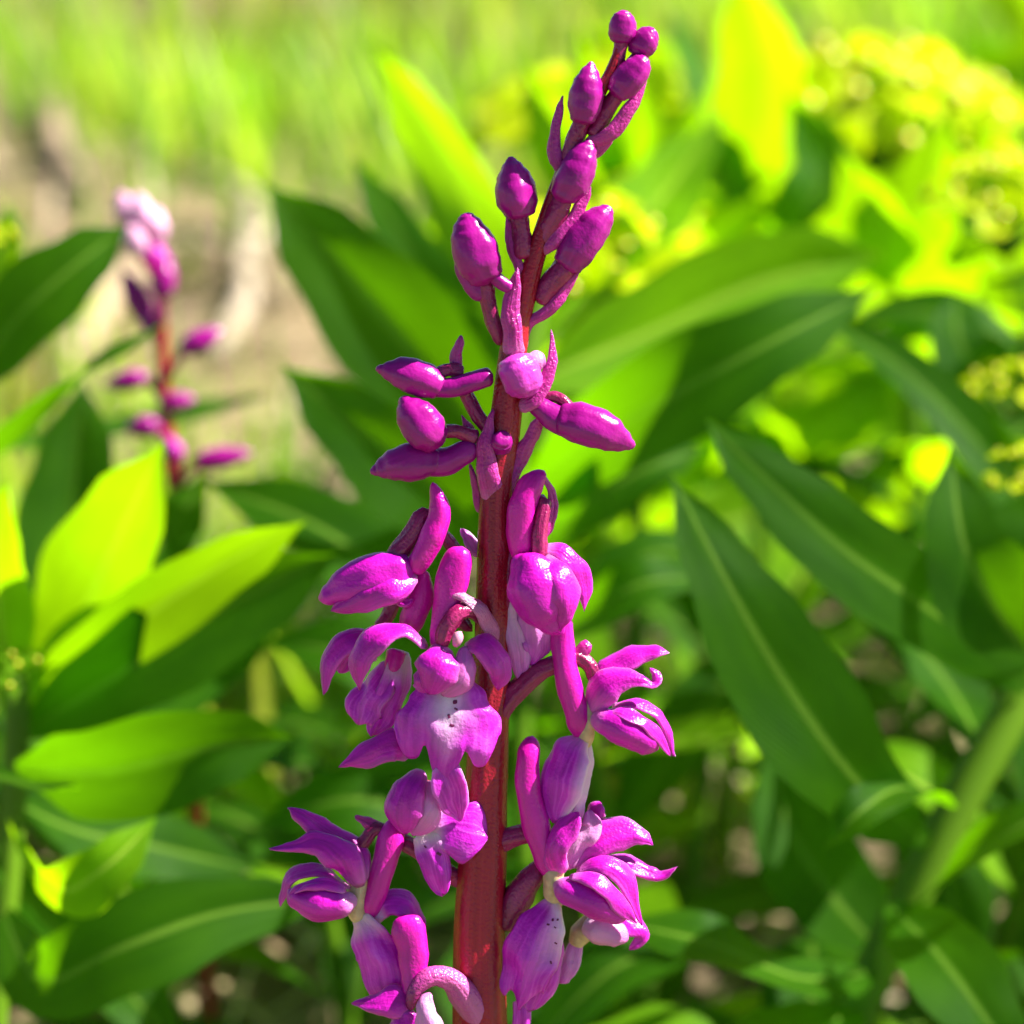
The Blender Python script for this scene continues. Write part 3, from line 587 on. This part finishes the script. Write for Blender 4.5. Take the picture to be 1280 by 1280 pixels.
for (x0, y0, x1, y1, r, pg, mt) in [(165, 285, 150, 238, 15, pale_tip, 'petal'), (182, 290, 172, 240, 16, pale_tip, 'petal'), (195, 305, 196, 258, 15, pale_tip, 'petal'), (178, 320, 160, 280, 14, pale_tip, 'petal'),
        (200, 345, 186, 296, 17, None, 'petal'), (203, 375, 205, 312, 17, None, 'bud'), (188, 405, 154, 338, 17, None, 'bud'), (196, 420, 176, 385, 12, None, 'bud'),
        (224, 440, 278, 412, 15, None, 'bud'), (186, 470, 130, 482, 13, None, 'bud'), (205, 505, 245, 498, 13, None, 'bud'), (200, 530, 156, 538, 14, None, 'bud'), (240, 580, 316, 566, 15, None, 'bud'), (226, 575, 206, 545, 12, None, 'petal')]:
    dd = random.uniform(-90, 30)
    mx, my = (x0 + x1) / 2, (y0 + y1) / 2
    bud2([(x0, y0, dd, r * .45), ((x0 + mx) / 2, (y0 + my) / 2, dd, r * .95), (mx, my, dd, r), ((x1 + mx) / 2, (y1 + my) / 2, dd, r * .7), (x1, y1, dd, r * .2)], pg, mt)
    # stalk to the stem
    ys = y0 + 34
    xs = 200 + (ys - 350) * 0.07
    v, f, uv = tube([at2(xs, ys, 0), at2((xs + x0) / 2, (ys + y0) / 2 + 2, dd / 2), at2(x0 + (x1 - x0) * .1, y0 + (y1 - y0) * .1, dd)], [5, 5.5, 6], unit=U2, NU=10, NV=8)
    mk('ovary', v, f, M['ovary'], O2, uv, pigm(uv, lambda a, b: Z3))

# ------------------------------------------------------------------ spurge plants
class Plant:
    def __init__(s, label, stem, r=12, base=None, group='spurge plants', mat='plant_stem'):
        """stem: list of (x, y, z) from low to high; it is carried down to the ground"""
        pts = [at(*q) for q in stem]
        lo = pts[0]
        if base is None:
            dirn = (pts[0] - pts[1]); dirn = dirn / max(1e-6, -dirn.z if dirn.z < 0 else 1e9)
            k = lo.z
            base = Vector((lo.x + max(-1, min(1, dirn.x)) * k * 0.35, lo.y + max(-1, min(1, dirn.y)) * k * 0.35, 0))
        base = Vector((base.x, base.y, ground_h(base.x, base.y)))
        s.root = empty('spurge_plant', base, label, 'plant', group)
        u = PX * stem[0][2] / D0
        path = [base - Vector((0, 0, 0.003)), base.lerp(lo, 0.5)] + pts
        v, f, uv = tube(path, [r * 1.1] + [r] * len(stem) + [r * 0.7], NU=40, NV=12, unit=u)
        mk('stem', v, f, M[mat], s.root, uv)
        s.path = path
    def leaf(s, pts, ws, n=(0, 0.5, 1), mat='leaf', fold=0.22, cup=0.0, ripple=3.0, name='leaf', parent=None, **k):
        z = sum(q[2] for q in pts) / len(pts); u = PX * z / D0
        ns = [V(q) for q in n] if isinstance(n, list) else [V(n)]
        v, f, uv, top, nor = sheet([at(*q) for q in pts], ws, ns, cup=cup, NU=20, NV=11, thick=0, ripple=ripple, tipround=0.12, fold=fold, phase=random.random() * 6, unit=u, basew=0.02, **k)
        # single sheet: keep the first side only, leaves are thinner than anything the lens resolves here
        nv = 20 * 11
        fs = [q for q in f if max(q) < nv][:19 * 10]
        return mk(name, v[:nv], fs, M[mat], parent or s.root, uv[:nv])
    def head(s, x, y, z, R, n=14, seed=0, size=0.35, up=(0, 1, 0.5), mat='yellow_bract', cy=8):
        """yellow-green flower head: paired bracts around small cup-shaped cyathia"""
        rnd = random.Random(seed)
        c = at(x, y, z); u = PX * z / D0
        upv = V(up); r = R * u
        vv, ff = [], []
        low = c - upv * r * 0.8
        a = upv.orthogonal().normalized(); b = upv.cross(a)
        cups = []
        for k in range(n):
            th = k * 2.39996; rr = r * math.sqrt((k + 0.5) / n)
            p = c + (a * math.cos(th) + b * math.sin(th)) * rr + upv * r * (0.35 - 0.45 * (rr / r) ** 2 + rnd.uniform(-0.12, 0.12))
            out = (p - low).normalized()
            cups.append((p, out))
            tv, tf, _ = tube([low, low.lerp(p, 0.5) + upv * r * 0.05, p], [R * 0.03, R * 0.025, R * 0.025], NU=6, NV=6, unit=u)
            o = len(vv); vv += tv; ff += [tuple(i + o for i in q) for q in tf]
        h = mk('flower_head', vv, ff, M['plant_stem'], s.root, [(0.5, 0.2)] * len(vv))
        for (p, out) in cups:
            aa = out.orthogonal().normalized(); bb = out.cross(aa); t0 = rnd.uniform(0, 6.28)
            for q in range(2):
                dr = aa * math.cos(t0 + q * math.pi) + bb * math.sin(t0 + q * math.pi)
                L = R * size * rnd.uniform(0.85, 1.2) * u
                e = p + dr * L + out * L * rnd.uniform(0.1, 0.5)
                v, f, uv, *_ = sheet([p - out * L * 0.05, p.lerp(e, 0.5) + out * L * 0.02, e], [R * size * 0.3, R * size * 0.52, R * size * 0.1], [out], cup=0.3, NU=8, NV=7, thick=0, ripple=0, unit=u, tipround=0.3)
                mk('bract', v[:56], [g for g in f if max(g) < 56][:42], M[mat], h, uv[:56])
            g, gf, guv = tube([p, p + out * R * 0.09 * u, p + out * R * 0.16 * u], [R * 0.05, R * 0.075, R * 0.06], NU=6, NV=8, unit=u)
            mk('cyathium', g, gf, M['cyathium'], h, guv)

#  the leaf whorl on the left
A = Plant('spurge plant with bright yellow-green young leaves beside the small orchid', [(-10, 1330, .425), (12, 1080, .425), (22, 900, .425), (18, 820, .43)], 16)
A.leaf([(85, 860, .46), (88, 700, .47), (95, 590, .475), (104, 476, .48)], [15, 62, 70, 50, 6], n=(-0.2, 0.2, 1), mat='leaf')
A.leaf([(30, 870, .445), (95, 780, .44), (148, 670, .43), (205, 552, .415)], [14, 56, 80, 56, 5], n=(-0.5, -0.4, 0.8), mat='leaf_young', fold=0.15)
A.leaf([(10, 880, .445), (2, 780, .435), (-4, 690, .425), (10, 600, .415)], [14, 48, 58, 40, 5], n=(-0.4, -0.4, 1), mat='leaf_young')
A.leaf([(22, 920, .43), (150, 842, .425), (290, 756, .425), (428, 690, .425)], [14, 50, 66, 55, 6], n=(-0.4, -0.4, 0.8), mat='leaf')
A.leaf([(24, 890, .435), (140, 800, .425), (270, 712, .418), (384, 650, .412)], [14, 42, 48, 36, 5], n=(-0.3, -0.6, 0.8), mat='leaf_young')
A.leaf([(20, 960, .42), (130, 965, .41), (260, 935, .405), (368, 922, .41)], [14, 60, 66, 48, 6], n=(-0.2, -0.3, 1), mat='leaf')
A.leaf([(12, 1030, .42), (70, 1110, .40), (130, 1085, .395), (196, 1022, .40)], [12, 32, 42, 30, 5], n=(-0.4, -0.5, 1), mat='leaf_young')
A.leaf([(0, 1130, .425), (50, 1225, .41), (150, 1185, .405), (280, 1140, .41), (425, 1122, .42)], [12, 42, 55, 62, 40, 6], n=(0.0, 0.05, 1), mat='leaf')
A.leaf([(14, 1000, .43), (100, 1040, .44), (200, 1060, .45), (330, 1090, .455)], [12, 45, 55, 40, 5], n=(0.1, 0.5, 0.9), mat='leaf')
A.leaf([(-40, 960, .41), (10, 975, .40), (60, 985, .395), (102, 985, .39)], [16, 20, 16, 10, 3], n=(0, 1, 0.25), mat='leaf')
A.leaf([(10, 1090, .43), (60, 1150, .44), (150, 1230, .45), (240, 1330, .45)], [12, 40, 50, 40, 5], n=(0.1, 0.5, 0.9), mat='leaf')
A.leaf([(0, 1060, .43), (-60, 1080, .42), (-140, 1090, .42)], [12, 50, 40, 5], n=(0.1, 0.5, 0.9), mat='leaf')
A.leaf([(15, 900, .43), (60, 830, .43), (110, 770, .435), (160, 735, .44)], [8, 22, 26, 18, 3], n=(-0.6, 0.6, 0.6), mat='leaf_young')
A.leaf([(20, 890, .45), (120, 770, .47), (200, 680, .48), (262, 590, .485)], [12, 46, 54, 40, 5], n=(-0.1, 0.3, 1), mat='leaf')
A.leaf([(20, 930, .44), (140, 900, .46), (260, 830, .47), (350, 780, .475)], [12, 46, 54, 40, 5], n=(-0.1, 0.3, 1), mat='leaf')
A.head(6, 835, .425, 48, 9, 1, up=(0, 1, 0.6), mat='leaf_young')
B_ = Plant('spurge plant with leaves arching in behind the small orchid', [(-70, 700, .47), (-60, 560, .47), (-52, 470, .475), (-55, 380, .475)], 13)
B_.leaf([(-52, 500, .47), (20, 400, .465), (90, 335, .465), (160, 282, .47)], [10, 46, 52, 36, 5], n=(-0.4, -0.4, 0.8), mat='leaf')
B_.leaf([(-60, 600, .47), (30, 530, .455), (120, 460, .45), (206, 404, .455)], [9, 20, 26, 18, 3], n=(0.5, 0.8, 0.15), mat='leaf')
B_.leaf([(-56, 480, .48), (-20, 380, .49), (5, 310, .49), (12, 255, .49)], [9, 25, 30, 20, 3], n=(0.2, 0.6, 0.8), mat='leaf_young')
B_.leaf([(-60, 560, .48), (40, 560, .52), (180, 530, .54), (330, 495, .55)], [9, 25, 32, 26, 4], n=(0, 0.8, 0.5), mat='leaf')
B_.head(-20, 300, .48, 40, 7, 5)

#  the plant behind the spike
C_ = Plant('spurge plant right behind the tall orchid with broad dark leaves', [(655, 1100, .50), (650, 850, .50), (640, 680, .50), (645, 560, .50), (660, 440, .505), (690, 340, .51)], 13)
C_.leaf([(645, 600, .50), (540, 470, .48), (430, 340, .475), (332, 226, .48)], [12, 66, 78, 55, 5], n=(0.0, -0.05, 1), mat='leaf')
C_.leaf([(650, 560, .51), (590, 440, .515), (510, 310, .52), (440, 196, .53)], [10, 38, 42, 28, 4], n=(0.1, -0.1, 0.8), mat='leaf')
C_.leaf([(640, 700, .50), (550, 620, .47), (450, 540, .465), (352, 456, .47)], [12, 58, 66, 44, 5], n=(0.0, 0.0, 1), mat='leaf')
C_.leaf([(645, 820, .50), (540, 760, .47), (400, 660, .47), (250, 600, .48)], [12, 50, 60, 44, 5], n=(0.1, 0.5, 0.9), mat='leaf')
C_.leaf([(650, 900, .50), (560, 880, .47), (450, 820, .46), (330, 800, .465)], [12, 50, 56, 40, 5], n=(0.2, 0.4, 0.9), mat='leaf')
C_.leaf([(650, 1000, .50), (560, 1020, .47), (440, 1000, .46), (320, 1030, .465)], [12, 50, 56, 40, 5], n=(0.2, 0.4, 0.9), mat='leaf')
C_.leaf([(655, 480, .505), (800, 420, .52), (960, 350, .53), (1108, 318, .54)], [12, 62, 74, 60, 8], n=(-0.2, -0.35, 1), mat='leaf_young')
C_.leaf([(645, 620, .50), (780, 530, .46), (940, 440, .45), (1095, 360, .46)], [12, 56, 66, 46, 6], n=(-0.2, 0.1, 1), mat='leaf')
C_.leaf([(645, 700, .50), (720, 640, .47), (800, 590, .465), (880, 560, .47)], [12, 36, 42, 30, 6], n=(-0.2, 0.4, 1), mat='leaf')
C_.leaf([(648, 860, .50), (720, 780, .47), (800, 730, .46), (900, 720, .47)], [12, 40, 46, 30, 6], n=(0, 0.6, .8), mat='leaf')
C_.leaf([(660, 440, .505), (620, 330, .52), (545, 180, .55), (455, 44, .58)], [10, 42, 52, 44, 5], n=[(-0.2, 0, 1), (-0.8, 0.0, 0.6)], mat='leaf_young')
C_.leaf([(660, 460, .51), (760, 330, .54), (840, 230, .56), (905, 140, .58)], [10, 56, 66, 48, 6], n=(-0.5, -0.4, 0.8), mat='leaf_young')
C_.head(740, 330, .55, 130, 18, 2, size=0.45)

D_ = Plant('spurge plant with a wide yellow flower head and a tall upright leaf', [(960, 900, .66), (950, 600, .66), (940, 420, .66), (935, 300, .66)], 12)
D_.leaf([(938, 330, .67), (950, 200, .655), (955, 80, .64), (925, -50, .62)], [10, 56, 72, 54, 5], n=(-0.5, -0.4, 0.8), mat='leaf_young')
D_.leaf([(936, 320, .65), (910, 210, .65), (870, 110, .66), (838, 10, .67)], [10, 28, 34, 26, 4], n=(0.5, 0.2, 0.8), mat='leaf')
D_.leaf([(940, 360, .65), (990, 290, .62), (1030, 210, .62), (985, 120, .63)], [10, 38, 46, 36, 5], n=(-0.2, 0.2, 1), mat='leaf')
D_.leaf([(940, 380, .65), (1050, 330, .61), (1170, 250, .6), (1290, 210, .6)], [10, 56, 72, 54, 5], n=(-0.3, -0.5, 1), mat='leaf_young')
D_.leaf([(940, 400, .65), (860, 330, .62), (780, 250, .62), (720, 190, .63)], [10, 46, 52, 40, 5], n=(-0.3, -0.5, 1), mat='leaf_young')
D_.leaf([(945, 450, .65), (1040, 460, .6), (1130, 420, .58), (1240, 380, .58)], [10, 46, 56, 40, 5], n=(-0.1, 0.8, 0.5), mat='leaf')
D_.leaf([(948, 520, .65), (1000, 540, .6), (1060, 520, .58), (1110, 470, .58)], [10, 40, 46, 36, 5], n=(-0.4, -0.4, 0.8), mat='leaf_young')
D_.leaf([(948, 500, .65), (900, 560, .6), (840, 580, .58), (770, 560, .58)], [10, 40, 46, 36, 5], n=(-0.2, -0.4, 0.9), mat='leaf_young')
D_.head(770, 150, .68, 150, 24, 3, size=0.42)
D_.head(1100, 140, .68, 165, 30, 4, size=0.36)
D_.head(860, 330, .64, 110, 16, 14, size=0.45)

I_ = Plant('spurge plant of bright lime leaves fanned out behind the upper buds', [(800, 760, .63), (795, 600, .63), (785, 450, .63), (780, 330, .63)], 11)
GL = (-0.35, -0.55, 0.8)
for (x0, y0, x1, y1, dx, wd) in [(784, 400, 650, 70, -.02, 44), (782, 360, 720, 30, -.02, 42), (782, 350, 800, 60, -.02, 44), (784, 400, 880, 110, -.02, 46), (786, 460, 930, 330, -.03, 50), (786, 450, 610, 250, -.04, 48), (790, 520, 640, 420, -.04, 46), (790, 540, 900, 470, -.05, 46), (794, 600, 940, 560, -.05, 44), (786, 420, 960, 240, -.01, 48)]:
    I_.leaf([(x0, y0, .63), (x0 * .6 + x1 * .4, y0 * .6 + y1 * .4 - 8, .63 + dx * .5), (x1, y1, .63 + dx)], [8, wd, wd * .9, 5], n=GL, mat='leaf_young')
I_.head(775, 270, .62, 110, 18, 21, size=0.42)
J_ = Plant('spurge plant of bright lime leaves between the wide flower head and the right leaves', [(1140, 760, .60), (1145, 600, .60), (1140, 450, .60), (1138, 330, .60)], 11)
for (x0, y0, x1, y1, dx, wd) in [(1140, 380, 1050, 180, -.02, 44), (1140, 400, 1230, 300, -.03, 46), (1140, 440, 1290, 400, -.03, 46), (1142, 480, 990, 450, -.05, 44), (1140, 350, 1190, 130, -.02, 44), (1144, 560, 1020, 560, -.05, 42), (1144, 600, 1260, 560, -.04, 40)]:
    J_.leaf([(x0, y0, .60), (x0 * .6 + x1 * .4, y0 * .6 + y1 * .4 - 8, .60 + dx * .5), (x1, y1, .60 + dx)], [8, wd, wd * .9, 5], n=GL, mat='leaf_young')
E_ = Plant('spurge plant with thick leaning stem and dark leaves with pale midribs', [(1050, 1330, .44), (1100, 1200, .44), (1190, 1020, .44), (1290, 840, .445), (1330, 700, .45)], 26)
E_.leaf([(1285, 860, .44), (1180, 775, .42), (1060, 690, .41), (960, 600, .41), (882, 524, .415)], [16, 48, 58, 50, 34, 5], n=(0.08, 0.05, 1), mat='leaf', fold=0.08)
E_.leaf([(1165, 1060, .44), (1070, 975, .40), (980, 850, .395), (905, 720, .395), (838, 590, .405)], [10, 52, 74, 66, 40, 5], n=(0.06, 0.03, 1), mat='leaf', fold=0.08)
E_.leaf([(1295, 830, .44), (1250, 770, .42), (1205, 680, .415), (1188, 560, .42)], [14, 55, 66, 44, 5], n=(0.0, 0.0, 1), mat='leaf')
E_.leaf([(1320, 720, .45), (1260, 600, .47), (1140, 470, .48), (1010, 384, .49)], [10, 34, 36, 28, 5], n=(-0.3, 0.7, 0.6), mat='leaf', fold=0.4)
E_.leaf([(1190, 1010, .43), (1130, 985, .41), (1080, 1010, .40), (1030, 1060, .40)], [12, 34, 38, 26, 4], n=[(0, 0.9, 0.4), (-0.2, 0.5, 0.9), (-0.5, 0, 0.9)], mat='leaf', fold=0.4)
E_.leaf([(1100, 1215, .44), (1000, 1222, .42), (890, 1180, .41), (760, 1150, .415)], [10, 48, 56, 46, 6], n=(0.1, 0.85, 0.5), mat='leaf', fold=0.1)
E_.leaf([(1120, 1170, .44), (1180, 1100, .42), (1260, 1040, .41), (1360, 990, .41)], [10, 36, 44, 36, 6], n=(-0.2, 0.8, 0.5), mat='leaf')
E_.leaf([(1110, 1130, .43), (1170, 1190, .41), (1230, 1270, .40), (1290, 1360, .40)], [12, 50, 60, 40, 6], n=(-0.2, 0.6, 0.8), mat='leaf')
E_.leaf([(1110, 1200, .45), (1040, 1120, .46), (985, 1030, .465), (965, 930, .47)], [10, 60, 66, 44, 6], n=(0.2, 0.1, 1), mat='leaf')
E_.leaf([(1230, 950, .44), (1200, 880, .46), (1140, 800, .47), (1060, 750, .48)], [10, 40, 46, 34, 6], n=(0.2, 0.5, 0.8), mat='leaf')
E_.leaf([(1310, 800, .45), (1290, 700, .44), (1310, 640, .44), (1340, 600, .44)], [10, 50, 60, 34, 6], n=(-0.3, 0.3, 0.9), mat='leaf')
E_.leaf([(1080, 1260, .44), (1000, 1290, .42), (900, 1290, .41)], [10, 46, 40, 6], n=(0.1, 0.85, 0.5), mat='leaf')
E_.head(1295, 590, .45, 60, 10, 8)
G_ = Plant('spurge plant with small bright yellow flower heads by the right dark leaves', [(1330, 900, .53), (1320, 640, .53), (1290, 480, .53), (1285, 400, .53)], 12)
G_.leaf([(1300, 520, .53), (1240, 480, .51), (1200, 430, .51), (1195, 370, .52)], [10, 40, 46, 34, 5], n=(-0.1, 0.3, 1), mat='leaf')
G_.leaf([(1310, 600, .53), (1270, 590, .5), (1230, 560, .49), (1195, 500, .49)], [10, 36, 40, 34, 5], n=(-0.4, 0.0, 0.9), mat='leaf_young')
G_.leaf([(1290, 440, .53), (1200, 400, .53), (1120, 390, .54), (1040, 420, .55)], [10, 36, 42, 34, 5], n=(-0.1, 0.8, 0.6), mat='leaf')
G_.head(1262, 250, .56, 100, 16, 6, size=0.42)
G_.head(1268, 480, .50, 66, 12, 7, size=0.36)
H_ = Plant('slim bright spurge shoot standing behind the right flowers', [(865, 1120, .60), (875, 1000, .60), (885, 880, .60), (892, 800, .60)], 13)
H_.leaf([(880, 960, .6), (830, 900, .58), (780, 880, .58), (730, 890, .58)], [8, 28, 34, 24, 4], n=(0.1, 0.9, 0.5), mat='leaf_young')
H_.leaf([(885, 880, .6), (940, 830, .58), (1000, 810, .58), (1060, 830, .58)], [8, 28, 34, 24, 4], n=(-0.1, 0.9, 0.5), mat='leaf_young')
H_.leaf([(876, 1000, .6), (820, 1040, .58), (770, 1060, .58), (700, 1060, .58)], [8, 28, 34, 24, 4], n=(0.1, 0.9, 0.5), mat='leaf_young')
H_.leaf([(890, 820, .6), (850, 740, .6), (790, 700, .6), (720, 690, .6)], [8, 28, 34, 24, 4], n=(0.1, 0.8, 0.6), mat='leaf')
H_.leaf([(876, 980, .6), (930, 960, .58), (990, 970, .58), (1050, 1000, .58)], [8, 28, 34, 24, 4], n=(-0.1, 0.9, 0.5), mat='leaf')

# ------------------------------------------------------------------ undergrowth between the traced plants
def filler(x, y, h, seed, nl=11, big=1.0, bright=False, label=None, group=None):
    rnd = random.Random(seed)
    base = Vector((x, y, ground_h(x, y)))
    if bright: root = empty('spurge_plant', base, 'lime-green leafy spurge plant glowing in the sun around the yellow flower heads', 'plant', 'sunlit spurge plants')
    elif label: root = empty('spurge_plant', base, label, 'plant', group)
    else: root = empty('spurge_plant', base, 'low dark leafy spurge plant in the shaded undergrowth ' + ('under the left leaf whorl' if x < -.09 else 'below the small orchid' if x < -.05 else 'around the foot of the tall orchid' if x < .045 and y < .25 else 'behind the tall orchid' if x < .06 else 'under the thick leaning stem' if y < .2 else 'among the right-hand yellow flower heads'), 'plant', 'undergrowth spurge plants')
    lean = Vector((rnd.uniform(-.25, .25), rnd.uniform(-.25, .25), 1)) * h
    path = [base - Vector((0, 0, .003)), base + lean * 0.5 + Vector((rnd.uniform(-.004, .004), 0, 0)), base + lean]
    v, f, uv = tube(path, [22, 20, 12], NU=14, NV=8)
    mk('stem', v, f, M['plant_stem'], root, uv)
    for k in range(nl):
        t = 0.12 + 0.88 * k / (nl - 1); th = k * 2.4 + seed
        d = Vector((math.cos(th), math.sin(th), 0)); L = rnd.uniform(.045, .07) * big * (1 - 0.25 * t)
        p = catmull(path, t); rise = rnd.uniform(0.0, 0.5) + 0.6 * t
        pts = [p, p + d * L * .45 + Vector((0, 0, L * rise * .5)), p + d * L * .95 + Vector((0, 0, L * rise * rnd.uniform(.4, .9)))]
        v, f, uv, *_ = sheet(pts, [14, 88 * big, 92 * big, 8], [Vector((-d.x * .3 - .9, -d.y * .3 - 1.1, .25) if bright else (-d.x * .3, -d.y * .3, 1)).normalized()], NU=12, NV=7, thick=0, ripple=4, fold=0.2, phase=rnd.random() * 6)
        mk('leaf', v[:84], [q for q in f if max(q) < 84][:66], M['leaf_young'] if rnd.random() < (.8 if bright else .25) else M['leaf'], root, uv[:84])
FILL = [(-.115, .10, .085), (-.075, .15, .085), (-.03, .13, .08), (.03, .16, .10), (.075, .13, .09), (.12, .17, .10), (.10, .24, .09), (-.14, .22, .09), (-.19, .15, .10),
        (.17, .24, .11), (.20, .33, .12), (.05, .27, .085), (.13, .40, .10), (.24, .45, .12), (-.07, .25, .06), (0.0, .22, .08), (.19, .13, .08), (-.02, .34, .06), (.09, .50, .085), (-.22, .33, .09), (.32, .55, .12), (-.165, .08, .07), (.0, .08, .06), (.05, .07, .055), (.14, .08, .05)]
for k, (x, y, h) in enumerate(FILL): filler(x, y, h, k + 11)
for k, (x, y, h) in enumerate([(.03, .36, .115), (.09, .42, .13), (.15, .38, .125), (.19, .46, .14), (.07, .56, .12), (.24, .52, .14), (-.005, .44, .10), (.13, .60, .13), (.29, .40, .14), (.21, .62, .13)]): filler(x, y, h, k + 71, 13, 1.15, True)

for k, (x, y, h) in enumerate([(.17, .19, .17), (.23, .15, .21)]): filler(x, y, h, k + 131, 17, 1.2, False, 'tall leafy spurge plant added right of the frame to shade the undergrowth', 'added tall shading spurge plants')  # added past the right frame edge to cast shade on the undergrowth
# ------------------------------------------------------------------ dry stalks on the ground
def ground_at(x, y):
    d = at(x, y, 1.0) - CAM; t = -CAM.z / d.z
    p = CAM + d * t; p.z = ground_h(p.x, p.y); return p
M['stalk'] = plain('dry_stalk', (0.42, 0.30, 0.20), 0.7)
M['stalk_pale'] = plain('pale_dry_stalk', (0.40, 0.33, 0.24), 0.8)
for (x0, y0, x1, y1, r, mt, lab) in [(40, 110, 118, 285, .0075, 'stalk', 'brown dry stalk lying in the grass beyond the small orchid'),
        (285, 235, 352, 400, .0038, 'stalk_pale', 'pale bleached stalk lying on bare litter right of the small orchid'),
        (270, 450, 345, 300, .0045, 'stalk_pale', 'thin pale stalk crossing the bleached one on the litter'),
        (60, 470, 210, 350, .0055, 'stalk', 'brown dead stem lying behind the buds of the small orchid')]:
    a, b = ground_at(x0, y0), ground_at(x1, y1); up = Vector((0, 0, r * .9))
    pts = [a + up, a.lerp(b, .3) + up * 2.2 + Vector((.004, 0, 0)), a.lerp(b, .65) + up * 1.8 - Vector((.005, 0, 0)), b + up]
    v, f, uv = tube(pts, [r * 1e4, r * 1.1e4, r * .9e4, r * .7e4], NU=30, NV=10, lobes=4, lobe_amp=.2)
    o = mk('dry_stalk', v, f, M[mt], None, uv)
    o['label'] = lab; o['category'] = 'stalk'; o['group'] = 'dry stalks on the ground'
# ------------------------------------------------------------------ ground cover
def blades(name, label, cat, mat, n, place, hgt, wid, lie=0.0, seed=1):
    rnd = random.Random(seed); verts = []; faces = []
    for _ in range(n):
        x, y = place(rnd)
        z = ground_h(x, y)
        az = rnd.uniform(0, 6.283); L = rnd.uniform(*hgt); wd = rnd.uniform(*wid)
        d = Vector((math.cos(az), math.sin(az), 0)); s = Vector((-d.y, d.x, 0))
        lean = rnd.uniform(0.15, 0.75) if not lie else rnd.uniform(1.25, 1.62)
        p = Vector((x, y, z + (0.002 if not lie else rnd.uniform(0.002, 0.012)))); o = len(verts)
        K = 4
        for i in range(K):
            t = i / (K - 1)
            verts.append(p - s * (wd * (1 - t) * 0.5 + 1e-5)); verts.append(p + s * (wd * (1 - t) * 0.5 + 1e-5))
            a = lean * (0.5 + t) if not lie else lean
            p = p + (d * math.sin(a) + Vector((0, 0, math.cos(a)))) * (L / (K - 1))
        for i in range(K - 1):
            faces.append((o + 2 * i, o + 2 * i + 1, o + 2 * i + 3, o + 2 * i + 2))
    ob = mk(name, verts, faces, mat, origin=Vector((0, 0, 0)))
    ob['kind'] = 'stuff'; ob['label'] = label; ob['category'] = cat
def field(rnd):
    while True:
        y = 0.25 + rnd.random() ** 1.3 * 3.4; x = rnd.uniform(-0.35, 0.35) * (y + 0.6) * 1.3
        k = math.sin(x * 5.1 + 0.6) * math.cos(y * 4.3 + 1) + 0.7 * math.sin(x * 11 + y * 9)
        if rnd.random() < (0.22 + 0.35 * k if y < 0.95 else 0.45 + 0.5 * k): return x, y
def field2(rnd):
    y = 0.1 + rnd.random() * 2.6; return rnd.uniform(-0.5, 0.5) * (y + 0.9) * 1.4, y
blades('grass', 'short bright green grass covering the ground behind the plants', 'grass', M['grass'], 22000, field, (0.03, 0.10), (0.003, 0.008), seed=3)
def sides(rnd):
    while True:
        x, y = rnd.uniform(-2.2, 2.2), rnd.uniform(-0.1, 3.2)
        k = math.sin(x * 5.1 + 0.6) * math.cos(y * 4.3 + 1) + 0.7 * math.sin(x * 11 + y * 9)
        if abs(x) > 0.455 * (y + 0.6) - 0.05 and rnd.random() < 0.45 + 0.5 * k: return x, y
blades('grass', 'bright green grass spreading away on both sides of the plants', 'grass', M['grass'], 22000, sides, (0.03, 0.10), (0.003, 0.008), seed=9)
blades('straw_litter', 'dry beige straw and dead stalks lying on the ground', 'straw', M['straw'], 13000, field2, (0.03, 0.12), (0.0015, 0.005), lie=1, seed=5)
